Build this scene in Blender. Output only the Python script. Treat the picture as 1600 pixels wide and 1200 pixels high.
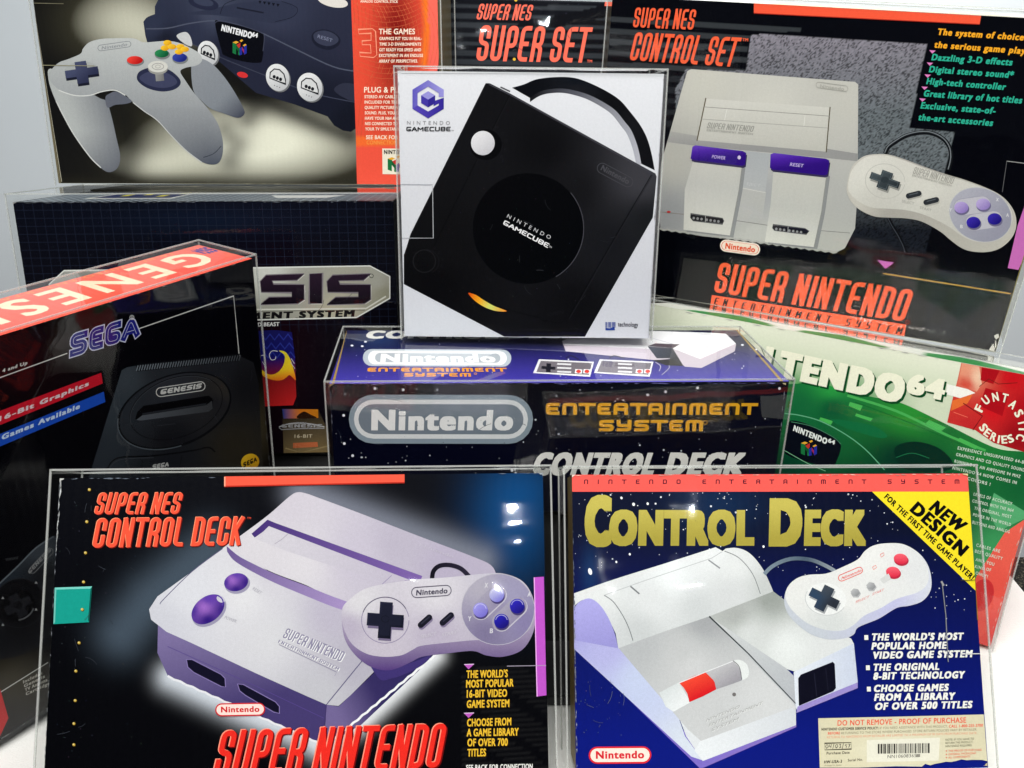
import bpy, bmesh, math, random, functools
from mathutils import Vector, Matrix
from mathutils.geometry import delaunay_2d_cdt, tessellate_polygon
for o in list(bpy.data.objects): bpy.data.objects.remove(o)
SC = bpy.context.scene; COL = SC.collection
RAD = math.radians
# ------------------------------------------------------------------ camera
CZ = .52                                   # eye height above the table top
FPX, PITCH = 1342.0, RAD(16)
cam = bpy.data.objects.new('camera', bpy.data.cameras.new('camera')); COL.objects.link(cam)
cam.location = (0, 0, CZ); cam.rotation_euler = (math.pi/2-PITCH, 0, 0)
cam.data.sensor_width = 36; cam.data.lens = 36*FPX/1600; cam.data.clip_start = .02; cam.data.clip_end = 60
SC.camera = cam
# ------------------------------------------------------------------ world, lamps, exposure
W = bpy.data.worlds.new('World'); SC.world = W; W.use_nodes = True
W.node_tree.nodes['Background'].inputs[0].default_value = (.80, .88, 1, 1)
W.node_tree.nodes['Background'].inputs[1].default_value = .05
def area(name, loc, aim, sx, sy, power, col=(1, 1, 1)):
    l = bpy.data.lights.new(name, 'AREA'); l.shape = 'RECTANGLE'; l.size = sx; l.size_y = sy; l.energy = power; l.color = col
    o = bpy.data.objects.new(name, l); COL.objects.link(o); o.location = loc
    o.rotation_euler = (Vector(aim)-Vector(loc)).to_track_quat('-Z', 'Y').to_euler(); return o
area('ceiling_lamp', (-.1, -1.15, 2.3), (0, .9, .3), 1.5, .7, 80, (1, .985, .95))
area('showcase_lamp', (.2, .32, 1.7), (.1, .85, .3), 1.2, .25, 24, (1, .98, .95))
area('unseen_wall_fill', (-1.45, 1.15, 1.9), (-1.1, 2.45, .6), (.5), .3, 4.8, (.88, .96, 1))  # out-of-view fill, tuned to the left wall's brightness
area('unseen_wall_fill', (1.2, 1.7, 1.9), (1.15, 2.45, .7), .6, .2, 22, (1, .98, .93))  # added to whiten the right of the wall; no fitting in view
def bulb(name, loc, aim, power, r, col=(1, .97, .92)):
    l = bpy.data.lights.new(name, 'AREA'); l.shape = 'DISK'; l.size = r*2; l.energy = power; l.color = col
    o = bpy.data.objects.new(name, l); COL.objects.link(o); o.location = loc
    o.rotation_euler = (Vector(aim)-Vector(loc)).to_track_quat('-Z', 'Y').to_euler(); return o
bulb('room_lamp', (.92, -2.0, 1.30), (.15, .65, .2), 1.3, .014, (.92, .96, 1))
bulb('room_lamp', (.50, -2.0, 1.02), (.15, .65, .2), .7, .011, (.92, .96, 1))
bulb('room_lamp', (.98, -2.4, 1.16), (.15, .65, .2), .6, .010, (.92, .96, 1))
SC.view_settings.view_transform = 'Standard'; SC.view_settings.look = 'None'
SC.view_settings.exposure = 0; SC.view_settings.gamma = 1; SC.view_settings.use_curve_mapping = False
SC.cycles.transparent_max_bounces = 24; SC.cycles.max_bounces = 8
# ------------------------------------------------------------------ materials
def mat(name):
    m = bpy.data.materials.new(name); m.use_nodes = True
    return m, m.node_tree, m.node_tree.nodes['Principled BSDF']
def lin(c): return c/12.92 if c <= .04045 else ((c+.055)/1.055)**2.4
ALB = .86
def S(r, g, b): return (lin(r/255)*ALB, lin(g/255)*ALB, lin(b/255)*ALB)
def ramp(nt, fac, stops):
    r = nt.nodes.new('ShaderNodeValToRGB'); nt.links.new(fac, r.inputs[0])
    while len(r.color_ramp.elements) < len(stops): r.color_ramp.elements.new(.5)
    for e, (p, c) in zip(r.color_ramp.elements, stops): e.position = p; e.color = (*c, 1)
    return r.outputs[0]
def noise(nt, scale, detail=4, vec=None, rough=.55):
    n = nt.nodes.new('ShaderNodeTexNoise'); n.inputs['Scale'].default_value = scale; n.inputs['Detail'].default_value = detail; n.inputs['Roughness'].default_value = rough
    if vec is None:
        t = nt.nodes.new('ShaderNodeTexCoord'); vec = t.outputs['Object']
    nt.links.new(vec, n.inputs['Vector']); return n.outputs[0]
def bump(nt, h, strength, dist, prev=None):
    b = nt.nodes.new('ShaderNodeBump'); b.inputs['Strength'].default_value = strength; b.inputs['Distance'].default_value = dist
    nt.links.new(h, b.inputs['Height'])
    if prev is not None: nt.links.new(prev, b.inputs['Normal'])
    return b.outputs[0]
def print_material(name, rough=.33, rib=.1, film=.35, coat=0, spec=.06, ior=1.5):
    m, nt, p = mat(name)
    a = nt.nodes.new('ShaderNodeAttribute'); a.attribute_name = 'Col'
    tc = nt.nodes.new('ShaderNodeTexCoord').outputs['Object']
    # faint ink mottle of real print
    n = noise(nt, 420, 2, tc)
    mp = nt.nodes.new('ShaderNodeMapRange'); nt.links.new(n, mp.inputs[0])
    mp.inputs[1].default_value = .3; mp.inputs[2].default_value = .7; mp.inputs[3].default_value = .972; mp.inputs[4].default_value = 1.025
    mx = nt.nodes.new('ShaderNodeMix'); mx.data_type = 'RGBA'; mx.blend_type = 'MULTIPLY'; mx.inputs[0].default_value = 1
    nt.links.new(a.outputs['Color'], mx.inputs[6]); nt.links.new(mp.outputs[0], mx.inputs[7])
    n2 = nt.nodes.new('ShaderNodeMapRange'); nt.links.new(noise(nt, 1500, 1, tc), n2.inputs[0]); n2.inputs[1].default_value = .25; n2.inputs[2].default_value = .75; n2.inputs[3].default_value = .93; n2.inputs[4].default_value = 1.06
    mx2 = nt.nodes.new('ShaderNodeMix'); mx2.data_type = 'RGBA'; mx2.blend_type = 'MULTIPLY'; mx2.inputs[0].default_value = 1
    nt.links.new(mx.outputs[2], mx2.inputs[6]); nt.links.new(n2.outputs[0], mx2.inputs[7])
    nt.links.new(mx2.outputs[2], p.inputs['Base Color'])
    p.inputs['Roughness'].default_value = rough
    p.inputs['Specular IOR Level'].default_value = spec
    w = nt.nodes.new('ShaderNodeTexWave'); w.inputs['Scale'].default_value = 42; w.inputs['Distortion'].default_value = 1.2; w.inputs['Detail'].default_value = 2
    w.bands_direction = 'X'; nt.links.new(tc, w.inputs['Vector'])
    b1 = bump(nt, w.outputs['Fac'], rib, .0006)
    b2 = bump(nt, noise(nt, 260, 3, tc), .25, .0004, b1)
    nt.links.new(b2, p.inputs['Normal'])
    p.inputs['Coat Weight'].default_value = coat; p.inputs['Coat Roughness'].default_value = .035; p.inputs['Coat IOR'].default_value = ior
    mp2 = nt.nodes.new('ShaderNodeMapping'); nt.links.new(tc, mp2.inputs[0]); mp2.inputs['Rotation'].default_value = (0, .5, 0); mp2.inputs['Scale'].default_value = (9, 9, 34)
    c1 = bump(nt, noise(nt, 9, 2, tc), film, .004)
    nt.links.new(bump(nt, noise(nt, 1, 1, mp2.outputs[0]), film*.55, .0016, c1), p.inputs['Coat Normal'])
    return m
M = {}
M['print'] = print_material('printed_card')
M['film_print'] = print_material('printed_card_under_film', film=.3, coat=0, ior=1.5)
M['matte_print'] = print_material('printed_card_white', .4, .04, .3, 0, .15)
def film(name, ior):
    """thin clear plastic: lets the card show through, mirrors the room a little, slightly wavy with drawn streaks"""
    m, nt, p = mat(name); out = nt.nodes['Material Output']; nt.nodes.remove(p)
    tr = nt.nodes.new('ShaderNodeBsdfTransparent'); tr.inputs[0].default_value = (.99, .995, .99, 1)
    gl = nt.nodes.new('ShaderNodeBsdfGlossy'); gl.inputs['Roughness'].default_value = .03; gl.inputs[0].default_value = (1, 1, 1, 1)
    lw = nt.nodes.new('ShaderNodeFresnel')
    bf = nt.nodes.new('ShaderNodeNewGeometry').outputs['Backfacing']        # a thin sheet mirrors alike from both sides
    e = nt.nodes.new('ShaderNodeMapRange'); nt.links.new(bf, e.inputs[0]); e.inputs[3].default_value = ior; e.inputs[4].default_value = 1/ior
    nt.links.new(e.outputs[0], lw.inputs[0])
    mx = nt.nodes.new('ShaderNodeMixShader'); nt.links.new(lw.outputs[0], mx.inputs[0]); nt.links.new(tr.outputs[0], mx.inputs[1]); nt.links.new(gl.outputs[0], mx.inputs[2])
    tc = nt.nodes.new('ShaderNodeTexCoord').outputs['Object']
    mp = nt.nodes.new('ShaderNodeMapping'); nt.links.new(tc, mp.inputs[0]); mp.inputs['Rotation'].default_value = (0, .5, 0); mp.inputs['Scale'].default_value = (9, 9, 34)
    nb = bump(nt, noise(nt, 1, 1, mp.outputs[0]), .22, .0016, bump(nt, noise(nt, 9, 2, tc), .4, .004))
    nt.links.new(nb, gl.inputs['Normal']); nt.links.new(nb, lw.inputs['Normal'])
    nt.links.new(mx.outputs[0], out.inputs[0]); return m
M['film'] = film('clear_film', 1.42); M['glossy_film'] = film('clear_film_glossy', 1.6)
m, nt, p = mat('film_fold')
out = nt.nodes['Material Output']
tr = nt.nodes.new('ShaderNodeBsdfTransparent'); tr.inputs[0].default_value = (.9, .92, .9, 1)
p.inputs['Base Color'].default_value = (.62, .63, .62, 1); p.inputs['Roughness'].default_value = .12
mx = nt.nodes.new('ShaderNodeMixShader'); mx.inputs[0].default_value = .34
nt.links.new(tr.outputs[0], mx.inputs[1]); nt.links.new(p.outputs[0], mx.inputs[2]); nt.links.new(mx.outputs[0], out.inputs[0]); M['fold'] = m
def plain(name, c, rough, bs=0, bscale=60, var=None):
    m, nt, p = mat(name); p.inputs['Base Color'].default_value = (*c, 1); p.inputs['Roughness'].default_value = rough
    if bs: nt.links.new(bump(nt, noise(nt, bscale, 4), bs, .002), p.inputs['Normal'])
    if var: nt.links.new(ramp(nt, noise(nt, var[0], 5), [(.3, var[1]), (.7, c)]), p.inputs['Base Color'])
    M[name] = m; return m
plain('white_cloth', (.80, .80, .77), .85, .35, 500, (3, (.76, .765, .75)))
plain('black_riser', (.012, .012, .014), .4)  # unseen risers, kept black so the cartons reflect less white
plain('wall_paint', (.70, .75, .79), .75, .1, 300, (1.5, (.66, .71, .75)))
m, nt, p = mat('speckled_carpet')
nt.links.new(ramp(nt, noise(nt, 190, 3), [(.42, (.008, .007, .006)), (.58, (.03, .027, .022)), (.70, (.34, .30, .22))]), p.inputs['Base Color']); p.inputs['Roughness'].default_value = .95; M['carpet'] = m
# ------------------------------------------------------------------ mesh helpers
def link(name, me, m, parent=None, mw=None):
    o = bpy.data.objects.new(name, me); COL.objects.link(o)
    if m is not None:
        for k in (m if isinstance(m, (list, tuple)) else [m]): me.materials.append(k)
    if parent is not None: o.parent = parent
    return o
def box_into(bm, lo, hi, mi=0):
    x0, y0, z0 = lo; x1, y1, z1 = hi
    v = [bm.verts.new(c) for c in ((x0,y0,z0),(x1,y0,z0),(x1,y1,z0),(x0,y1,z0),(x0,y0,z1),(x1,y0,z1),(x1,y1,z1),(x0,y1,z1))]
    for f in ((0,3,2,1),(4,5,6,7),(0,1,5,4),(1,2,6,5),(2,3,7,6),(3,0,4,7)):
        bm.faces.new([v[i] for i in f]).material_index = mi
def quad_into(bm, pts, mi=0): bm.faces.new([bm.verts.new(p) for p in pts]).material_index = mi
def done(bm, name, m, parent=None, bevel=0):
    if bevel: bmesh.ops.bevel(bm, geom=list(bm.edges), offset=bevel, segments=2, affect='EDGES')
    bmesh.ops.recalc_face_normals(bm, faces=bm.faces)
    me = bpy.data.meshes.new(name); bm.to_mesh(me); bm.free(); return link(name, me, m, parent)
# ------------------------------------------------------------------ picture pixel <-> ray (used to size the printed art on each carton's own plane)
CP, SP = math.cos(PITCH), math.sin(PITCH)
def ray(u, v):
    a = (u-800)/FPX; b = (600-v)/FPX
    return Vector((a, CP+b*SP, -SP+b*CP))
def proj(P):
    x, y, z = P[0], P[1], P[2]-CZ
    d = y*CP-z*SP; h = y*SP+z*CP
    return 800+FPX*x/d, 600-FPX*h/d
EYE = Vector((0, 0, CZ))
EPS = 6e-6
class Face:
    """a printed face of a carton: a plane in the world plus the box's own frame"""
    def __init__(s, root, P0, n): s.root, s.P0, s.n, s.layer = root, P0, n.normalized(), 6; s.inv = root.matrix_basis.inverted(); s.lim = None
    def at(s, u, v):
        r = ray(u, v); t = (s.P0-EYE).dot(s.n)/r.dot(s.n); return EYE+r*t
    def group(s, name, parent, mat='print'): return Art(s, name, parent, mat)
class Art:
    def __init__(s, face, name, parent, mat): s.f, s.name, s.parent, s.mat, s.V, s.T, s.C = face, name, parent, mat, [], [], []
    def tris(s, P, T, col, step=True, sub=0):
        """P world points on the plane, T triangles, col a colour or a function of the picture point"""
        if step: s.f.layer += 1
        off = s.f.n*(EPS*s.f.layer); b = len(s.V)
        for p in P:
            q = s.f.inv @ (p+off); lim = s.f.lim
            if lim: q = Vector([min(max(c, a), b) for c, (a, b) in zip(q, lim)])   # ink stops at the edge of the card
            s.V.append(q)
        for t in T: s.T.append((t[0]+b, t[1]+b, t[2]+b))
        if callable(col): s.C += [col(*proj(p)) for p in P]
        else: s.C += [col]*len(P)
    def poly(s, pts, col, holes=(), step=True, fine=0):
        loops = [list(pts)]+[list(h) for h in holes]
        flat = [q for l in loops for q in l]
        T = tessellate_polygon([[Vector((q[0], q[1], 0)) for q in l] for l in loops])
        if callable(col):
            fine = fine or 14
            P2 = list(flat); T2 = []; st = [tuple(t) for t in T]; mid = {}
            while st:
                t = st.pop(); best, bi = 0, 0
                for i in range(3):
                    a, b = P2[t[i]], P2[t[(i+1) % 3]]; d = (a[0]-b[0])**2+(a[1]-b[1])**2
                    if d > best: best, bi = d, i
                if best <= fine*fine: T2.append(t); continue
                a, b, c = t[bi], t[(bi+1) % 3], t[(bi+2) % 3]; k = (min(a, b), max(a, b))
                if k not in mid: P2.append(((P2[a][0]+P2[b][0])/2, (P2[a][1]+P2[b][1])/2)); mid[k] = len(P2)-1
                m = mid[k]; st += [(a, m, c), (m, b, c)]
            flat, T = P2, T2
        s.tris([s.f.at(*q) for q in flat], T, col, step)
    def line(s, pts, w, col, closed=False, step=True):
        """a drawn line of constant picture width (w may be a pair: start, end)"""
        P = [Vector(p) for p in pts]; n = len(P); Lf, Rt = [], []
        for i in range(n):
            a = P[i-1] if i or closed else P[i]; b = P[(i+1) % n] if i < n-1 or closed else P[i]
            d = (b-a)
            d = d.normalized() if d.length > 1e-9 else Vector((1, 0))
            q = Vector((-d.y, d.x)); k = 1
            if 0 < i < n-1 or closed:
                d1 = (P[i]-a); k = 1/max(.5, abs(d1.normalized().dot(d))) if d1.length > 1e-9 else 1
            ww = w if not isinstance(w, tuple) else w[0]+(w[1]-w[0])*i/(n-1)
            Lf.append(P[i]+q*ww/2*k); Rt.append(P[i]-q*ww/2*k)
        T = []
        for i in range(n if closed else n-1):
            j = (i+1) % n; T += [(i, j, n+j), (i, n+j, n+i)]
        s.tris([s.f.at(*q) for q in Lf+Rt], T, col, step)
    def letters(s, glyphs, p0, p1, up, col, fit=True, step=True):
        """glyphs: list of (points, tris) laid out in a unit where cap height = 1; fitted from p0 to p1 on the plane"""
        x0 = min(q[0] for P, T in glyphs for q in P); x1 = max(q[0] for P, T in glyphs for q in P)
        A, B = s.f.at(*p0), s.f.at(*p1); U = s.f.at(p0[0]+up[0], p0[1]+up[1])-A; E = (B-A)/(x1-x0)
        if step: s.f.layer += 1
        for P, T in glyphs:
            s.tris([A+E*(q[0]-x0)+U*q[1] for q in P], T, col, False)
    def build(s, label=None):
        me = bpy.data.meshes.new(s.name); me.from_pydata([tuple(v) for v in s.V], [], s.T); me.update()
        a = me.color_attributes.new('Col', 'FLOAT_COLOR', 'POINT')
        a.data.foreach_set('color', [x for c in s.C for x in (*c[:3], 1)])
        o = link(s.name, me, M[s.mat], s.parent)
        if label: o['label'] = label
        s.V, s.T, s.C = [], [], []
        return o
# ------------------------------------------------------------------ shapes in picture pixels
def ell(cx, cy, rx, ry, rot=0, n=40, a0=0, a1=360):
    c, q = math.cos(RAD(rot)), math.sin(RAD(rot)); r = []
    full = a1-a0 >= 360
    for i in range(n if full else n+1):
        t = RAD(a0+(a1-a0)*i/n); x, y = rx*math.cos(t), ry*math.sin(t); r.append((cx+x*c-y*q, cy+x*q+y*c))
    return r
def spl(pts, closed=True, k=5):
    n = len(pts); r = []
    for i in range(n if closed else n-1):
        g = (lambda j: pts[j % n]) if closed else (lambda j: pts[max(0, min(n-1, j))])
        a, b, c, d = g(i-1), g(i), g(i+1), g(i+2)
        for j in range(k):
            t = j/k
            r.append(tuple(.5*(2*b[m]+(c[m]-a[m])*t+(2*a[m]-5*b[m]+4*c[m]-d[m])*t*t+(3*b[m]-a[m]-3*c[m]+d[m])*t**3) for m in (0, 1)))
    if not closed: r.append(pts[-1])
    return r
def pill(cx, cy, L, h, rot=0, n=10, sq=1.0):
    r = []; a = L/2-h/2
    for sx, t0 in ((1, -90), (-1, 90)):
        for i in range(n+1):
            t = RAD(t0+180*i/n); r.append((sx*a+math.cos(t)*h/2*sq, math.sin(t)*h/2))
    c, q = math.cos(RAD(rot)), math.sin(RAD(rot))
    return [(cx+x*c-y*q, cy+x*q+y*c) for x, y in r]
def mixc(a, b, t): t = max(0, min(1, t)); return tuple(x+(y-x)*t for x, y in zip(a, b))
def grad(*a):
    st = list(zip(a[::2], a[1::2])); p0 = st[0][0]; d = Vector(st[-1][0])-Vector(p0); L2 = d.length_squared
    ts = [((Vector(p)-Vector(p0)).dot(d)/L2, c) for p, c in st]
    def f(u, v):
        t = ((u-p0[0])*d.x+(v-p0[1])*d.y)/L2
        if t <= ts[0][0]: return ts[0][1]
        for (a, ca), (b, cb) in zip(ts, ts[1:]):
            if t <= b: return mixc(ca, cb, (t-a)/max(1e-6, b-a))
        return ts[-1][1]
    return f
def idw(*cp, p=2.5):
    def f(u, v):
        sw = 0; r = [0, 0, 0]
        for x, y, c in cp:
            w = 1/(((u-x)**2+(v-y)**2+9)**(p/2)); sw += w
            for i in range(3): r[i] += c[i]*w
        return tuple(x/sw for x in r)
    return f
def segd(u, v, pl):
    best = 1e9
    for a, b in zip(pl, pl[1:]):
        dx, dy = b[0]-a[0], b[1]-a[1]; t = max(0, min(1, ((u-a[0])*dx+(v-a[1])*dy)/(dx*dx+dy*dy+1e-9)))
        best = min(best, math.hypot(u-a[0]-dx*t, v-a[1]-dy*t))
    return best
def gau(u, v, cx, cy, sx, sy): return math.exp(-((u-cx)/sx)**2-((v-cy)/sy)**2)
# ------------------------------------------------------------------ lettering
def union(faces, eps=1e-5):
    V, Fc, Q = [], [], []
    for f in faces:
        f = [tuple(q) for q in f]
        ar = sum(p[0]*q[1]-q[0]*p[1] for p, q in zip(f, f[1:]+f[:1]))
        if abs(ar) < 1e-7: continue
        if ar < 0: f.reverse()
        b = len(V); V += [Vector(q) for q in f]; Fc.append(list(range(b, b+len(f)))); Q.append((f, min(q[0] for q in f), max(q[0] for q in f), min(q[1] for q in f), max(q[1] for q in f)))
    vo, _e, fo, *_r = delaunay_2d_cdt(V, [], Fc, 0, eps)
    vo = [(v.x, v.y) for v in vo]
    def inside(x, y):
        for f, x0, x1, y0, y1 in Q:
            if x0 <= x <= x1 and y0 <= y <= y1 and all((q[0]-p[0])*(y-p[1])-(q[1]-p[1])*(x-p[0]) >= 0 for p, q in zip(f, f[1:]+f[:1])): return True
        return False
    out = []
    for t in fo:
        for i in range(1, len(t)-1):
            k = (t[0], t[i], t[i+1])
            if inside(sum(vo[j][0] for j in k)/3, sum(vo[j][1] for j in k)/3): out.append(k)
    return vo, out
_fc = bpy.data.curves.new('lettering', 'FONT'); _fc.resolution_u = 3; _fc.fill_mode = 'FRONT'
_fo = bpy.data.objects.new('lettering', _fc)
def _raw(t):
    _fc.body = t; me = bpy.data.meshes.new_from_object(_fo)
    P = [(v.co.x, v.co.y) for v in me.vertices]; T = [tuple(p.vertices) for p in me.polygons]; bpy.data.meshes.remove(me)
    return P, T
CAP = max(p[1] for p in _raw('H')[0])
_II = max(p[0] for p in _raw('II')[0])
@functools.lru_cache(None)
def glyph(ch, bold):
    P, T = _raw(ch)
    adv = (max(p[0] for p in _raw('I'+ch+'I')[0])-_II)/CAP
    P = [(x/CAP, y/CAP) for x, y in P]
    if bold and P:
        q = (-1, -.5, 0, .5, 1) if bold > .08 else (-1, 0, 1)
        sh = [(0, 0)]+[(bold*1.12*a, bold*.62*b) for a in q for b in q if max(abs(a), abs(b)) == 1]
        fs = []
        for t in T:
            tri = [P[i] for i in t]
            if abs((tri[1][0]-tri[0][0])*(tri[2][1]-tri[0][1])-(tri[1][1]-tri[0][1])*(tri[2][0]-tri[0][0])) < 1e-7: continue
            for dx, dy in sh: fs.append([(x+dx, y+dy) for x, y in tri])
        P, T = union(fs)
    return P, T, adv
def text(s, bold=0, track=0):
    x = 0; out = []
    for ch in s:
        P, T, adv = glyph(ch, 0 if ch in ' ' else bold)
        if P: out.append(([(a+x, b) for a, b in P], T))
        x += adv+track+bold*1.4
    return out
RND = 1
SK = {  # block letters as pen strokes in a unit cell
 'S': [[(1,.72),(1,1),(0,1),(0,.52),(1,.48),(1,0),(0,0),(0,.28)]], 'U': [[(0,1),(0,0),(1,0),(1,1)]], 'P': [[(0,0),(0,1),(1,1),(1,.43),(0,.43)]],
 'E': [[(1,1),(0,1),(0,0),(1,0)],[(0,.5),(.85,.5)]], 'R': [[(0,0),(0,1),(1,1),(1,.46),(0,.46)],[(.35,.46),(1,.40),(1,0)]], 'C': [[(1,.66),(1,1),(0,1),(0,0),(1,0),(1,.34)]],
 'O': [[(0,0),(0,1),(1,1),(1,0),(0,0)]], 'N': [[(0,0),(0,1)],[(0,1),(1,0)],[(1,0),(1,1)]], 'n': [[(0,0),(0,1),(1,1),(1,0)]], 'T': [[(-.12,1),(1.12,1)],[(.5,1),(.5,0)]],
 'L': [[(0,1),(0,0),(1,0)]], 'D': [[(0,0),(0,1)],[(0,1),(1,1),(1,0),(0,0)]], 'K': [[(0,0),(0,1)],[(1,1),(.1,.45)],[(.25,.55),(1,0)]], 'I': [[(.5,0),(.5,1)]],
 'A': [[(0,0),(0,1),(1,1),(1,0)],[(0,.4),(1,.4)]], 'm': [[(0,0),(0,1),(1,1),(1,0)],[(.5,1),(.5,0)]], 'M': [[(0,0),(0,1),(.5,.3),(1,1),(1,0)]],
 'Y': [[(0,1),(0,.5),(1,.5)],[(1,1),(1,0),(0,0)]], 'G': [[(1,.74),(1,1),(0,1),(0,0),(1,0),(1,.48),(.5,.48)]], 's': [[(1,1),(0,1),(0,.5),(1,.5),(1,0),(0,0)]], 'c': [[(1,1),(0,1),(0,0),(1,0)]], 'g': [[(1,1),(0,1),(0,0),(1,0),(1,.38),(.5,.38)]], 'B': [[(0,0),(0,1),(1,1),(1,0),(0,0)],[(0,.5),(1,.5)]],
 'a': [[(-.1,0),(.5,1.03),(1.1,0)],[(.15,.3),(.85,.3)]], '3': [[(0,1),(1,1),(1,0),(0,0)],[(.3,.5),(1,.5)]], 'W': [[(0,1),(0,0),(.5,.6),(1,0),(1,1)]], 'F': [[(1,1),(0,1),(0,0)],[(0,.5),(.85,.5)]]}
def round_path(pts, r):
    out = [pts[0]]; closed = pts[0] == pts[-1]; n = len(pts)
    idx = range(1, n-1) if not closed else range(1, n)
    if closed: out = []
    for i in idx:
        a, b, c = Vector(pts[i-1]), Vector(pts[i]), Vector(pts[(i+1) % n if not closed else (i % (n-1))+1])
        if closed and i == n-1: c = Vector(pts[1])
        da, dc = (a-b), (c-b); k = min(r, da.length*.5, dc.length*.5)
        p, q = b+da.normalized()*k, b+dc.normalized()*k
        for j in range(5):
            t = j/4; out.append(tuple(p*(1-t)**2+b*2*t*(1-t)+q*t*t))
    if not closed: out.append(pts[-1])
    else: out.append(out[0])
    return out
def thick(path, t):
    """quads and joint discs along a pen path"""
    fs = []; n = len(path); closed = path[0] == path[-1]
    for a, b in zip(path, path[1:]):
        a, b = Vector(a), Vector(b); d = b-a
        if d.length < 1e-6: continue
        d.normalize(); q = Vector((-d.y, d.x))*t/2
        fs.append([tuple(a+q), tuple(b+q), tuple(b-q), tuple(a-q)])
    for i, p in enumerate(path[:-1] if closed else path[1:-1]):
        fs.append([(p[0]+t/2*math.cos(k*math.pi/4+.39)*1.0, p[1]+t/2*math.sin(k*math.pi/4+.39)*1.0) for k in range(8)])
    return fs
@functools.lru_cache(None)
def block_glyph(ch, w, t, r):
    fs = []
    for st in SK[ch]:
        pts = [(t/2+(w-t)*x, t/2+(1-t)*y) for x, y in st]
        if ch == 'D': pts = pts if len(pts) > 2 else pts
        def ext(a, b):   # square pen ends reach the cell's edge
            a, b = Vector(a), Vector(b); d = (a-b).normalized(); return tuple(a+d*t/2)
        if pts[0] != pts[-1]: pts = [ext(pts[0], pts[1])]+pts[1:-1]+[ext(pts[-1], pts[-2])]
        fs += thick(round_path(pts, r) if len(pts) > 2 else pts, t)
    return union(fs)
def block(s, w=.5, t=.2, r=.18, gap=.12, space=.3, grow=0):
    """lettering of pen strokes; cap height 1, letter width w, pen t, corner radius r; grow fattens the pen for an outline"""
    x = 0; out = []
    for ch in s:
        if ch == ' ': x += space; continue
        ww = {'I': t, 'm': w*1.2, 'M': w*1.25, 'W': w*1.25, 'L': w*.9, 'E': w*.92, 'T': w}.get(ch, w)
        if ch == 'I': P, T = union([[(0, 0), (t, 0), (t, 1), (0, 1)]])
        else: P, T = block_glyph(ch, ww, t, r)
        out.append(([(a+x, b) for a, b in P], T)); x += ww+gap
    return out
# ------------------------------------------------------------------ the setting
def structure(o): o['kind'] = 'structure'; return o
bm = bmesh.new()
tab = [(-1.6, .40), (1.5, .40), (1.5, .55), (.604, .905), (.622, 1.0), (.68, 1.70), (-1.6, 1.70)]
for z in (0, -.03): bm.faces.new([bm.verts.new((x, y, z)) for x, y in tab])
bm.verts.ensure_lookup_table(); n = len(tab)
for i in range(n): bm.faces.new([bm.verts[i], bm.verts[(i+1) % n], bm.verts[n+(i+1) % n], bm.verts[n+i]])
t = done(bm, 'display_table', M['white_cloth'], bevel=.004); t['label'] = 'white cloth-covered table top carrying all the boxes'; t['category'] = 'table'
bm = bmesh.new(); box_into(bm, (-.27, .70, .0005), (.34, .795, .012)); structure(done(bm, 'unseen_dark_step', M['black_riser'], bevel=.002))  # unseen slab added to cover white cloth and darken reflections
bm = bmesh.new(); box_into(bm, (-.165, .80, .0005), (.24, .925, .156)); structure(done(bm, 'unseen_dark_step', M['black_riser'], bevel=.003))
bm = bmesh.new(); box_into(bm, (-.10, .945, .0005), (.085, 1.02, .313)); structure(done(bm, 'unseen_dark_step', M['black_riser'], bevel=.003))
bm = bmesh.new(); box_into(bm, (-.55, 1.0, .0005), (-.13, 1.185, .143)); structure(done(bm, 'unseen_dark_step', M['black_riser'], bevel=.003))
bm = bmesh.new(); box_into(bm, (-.58, 1.20, .0005), (-.115, 1.33, .452)); structure(done(bm, 'unseen_dark_step', M['black_riser'], bevel=.003))
bm = bmesh.new(); box_into(bm, (-.09, 1.27, .0005), (.31, 1.42, .373)); structure(done(bm, 'unseen_dark_step', M['black_riser'], bevel=.003))
bm = bmesh.new(); box_into(bm, (-4.0, 2.45, -.75), (3.6, 2.55, 2.8)); structure(done(bm, 'wall', M['wall_paint']))
bm = bmesh.new(); quad_into(bm, [(-5, -3, -.75), (5, -3, -.75), (5, 5, -.75), (-5, 5, -.75)]); structure(done(bm, 'floor', M['carpet']))
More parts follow.
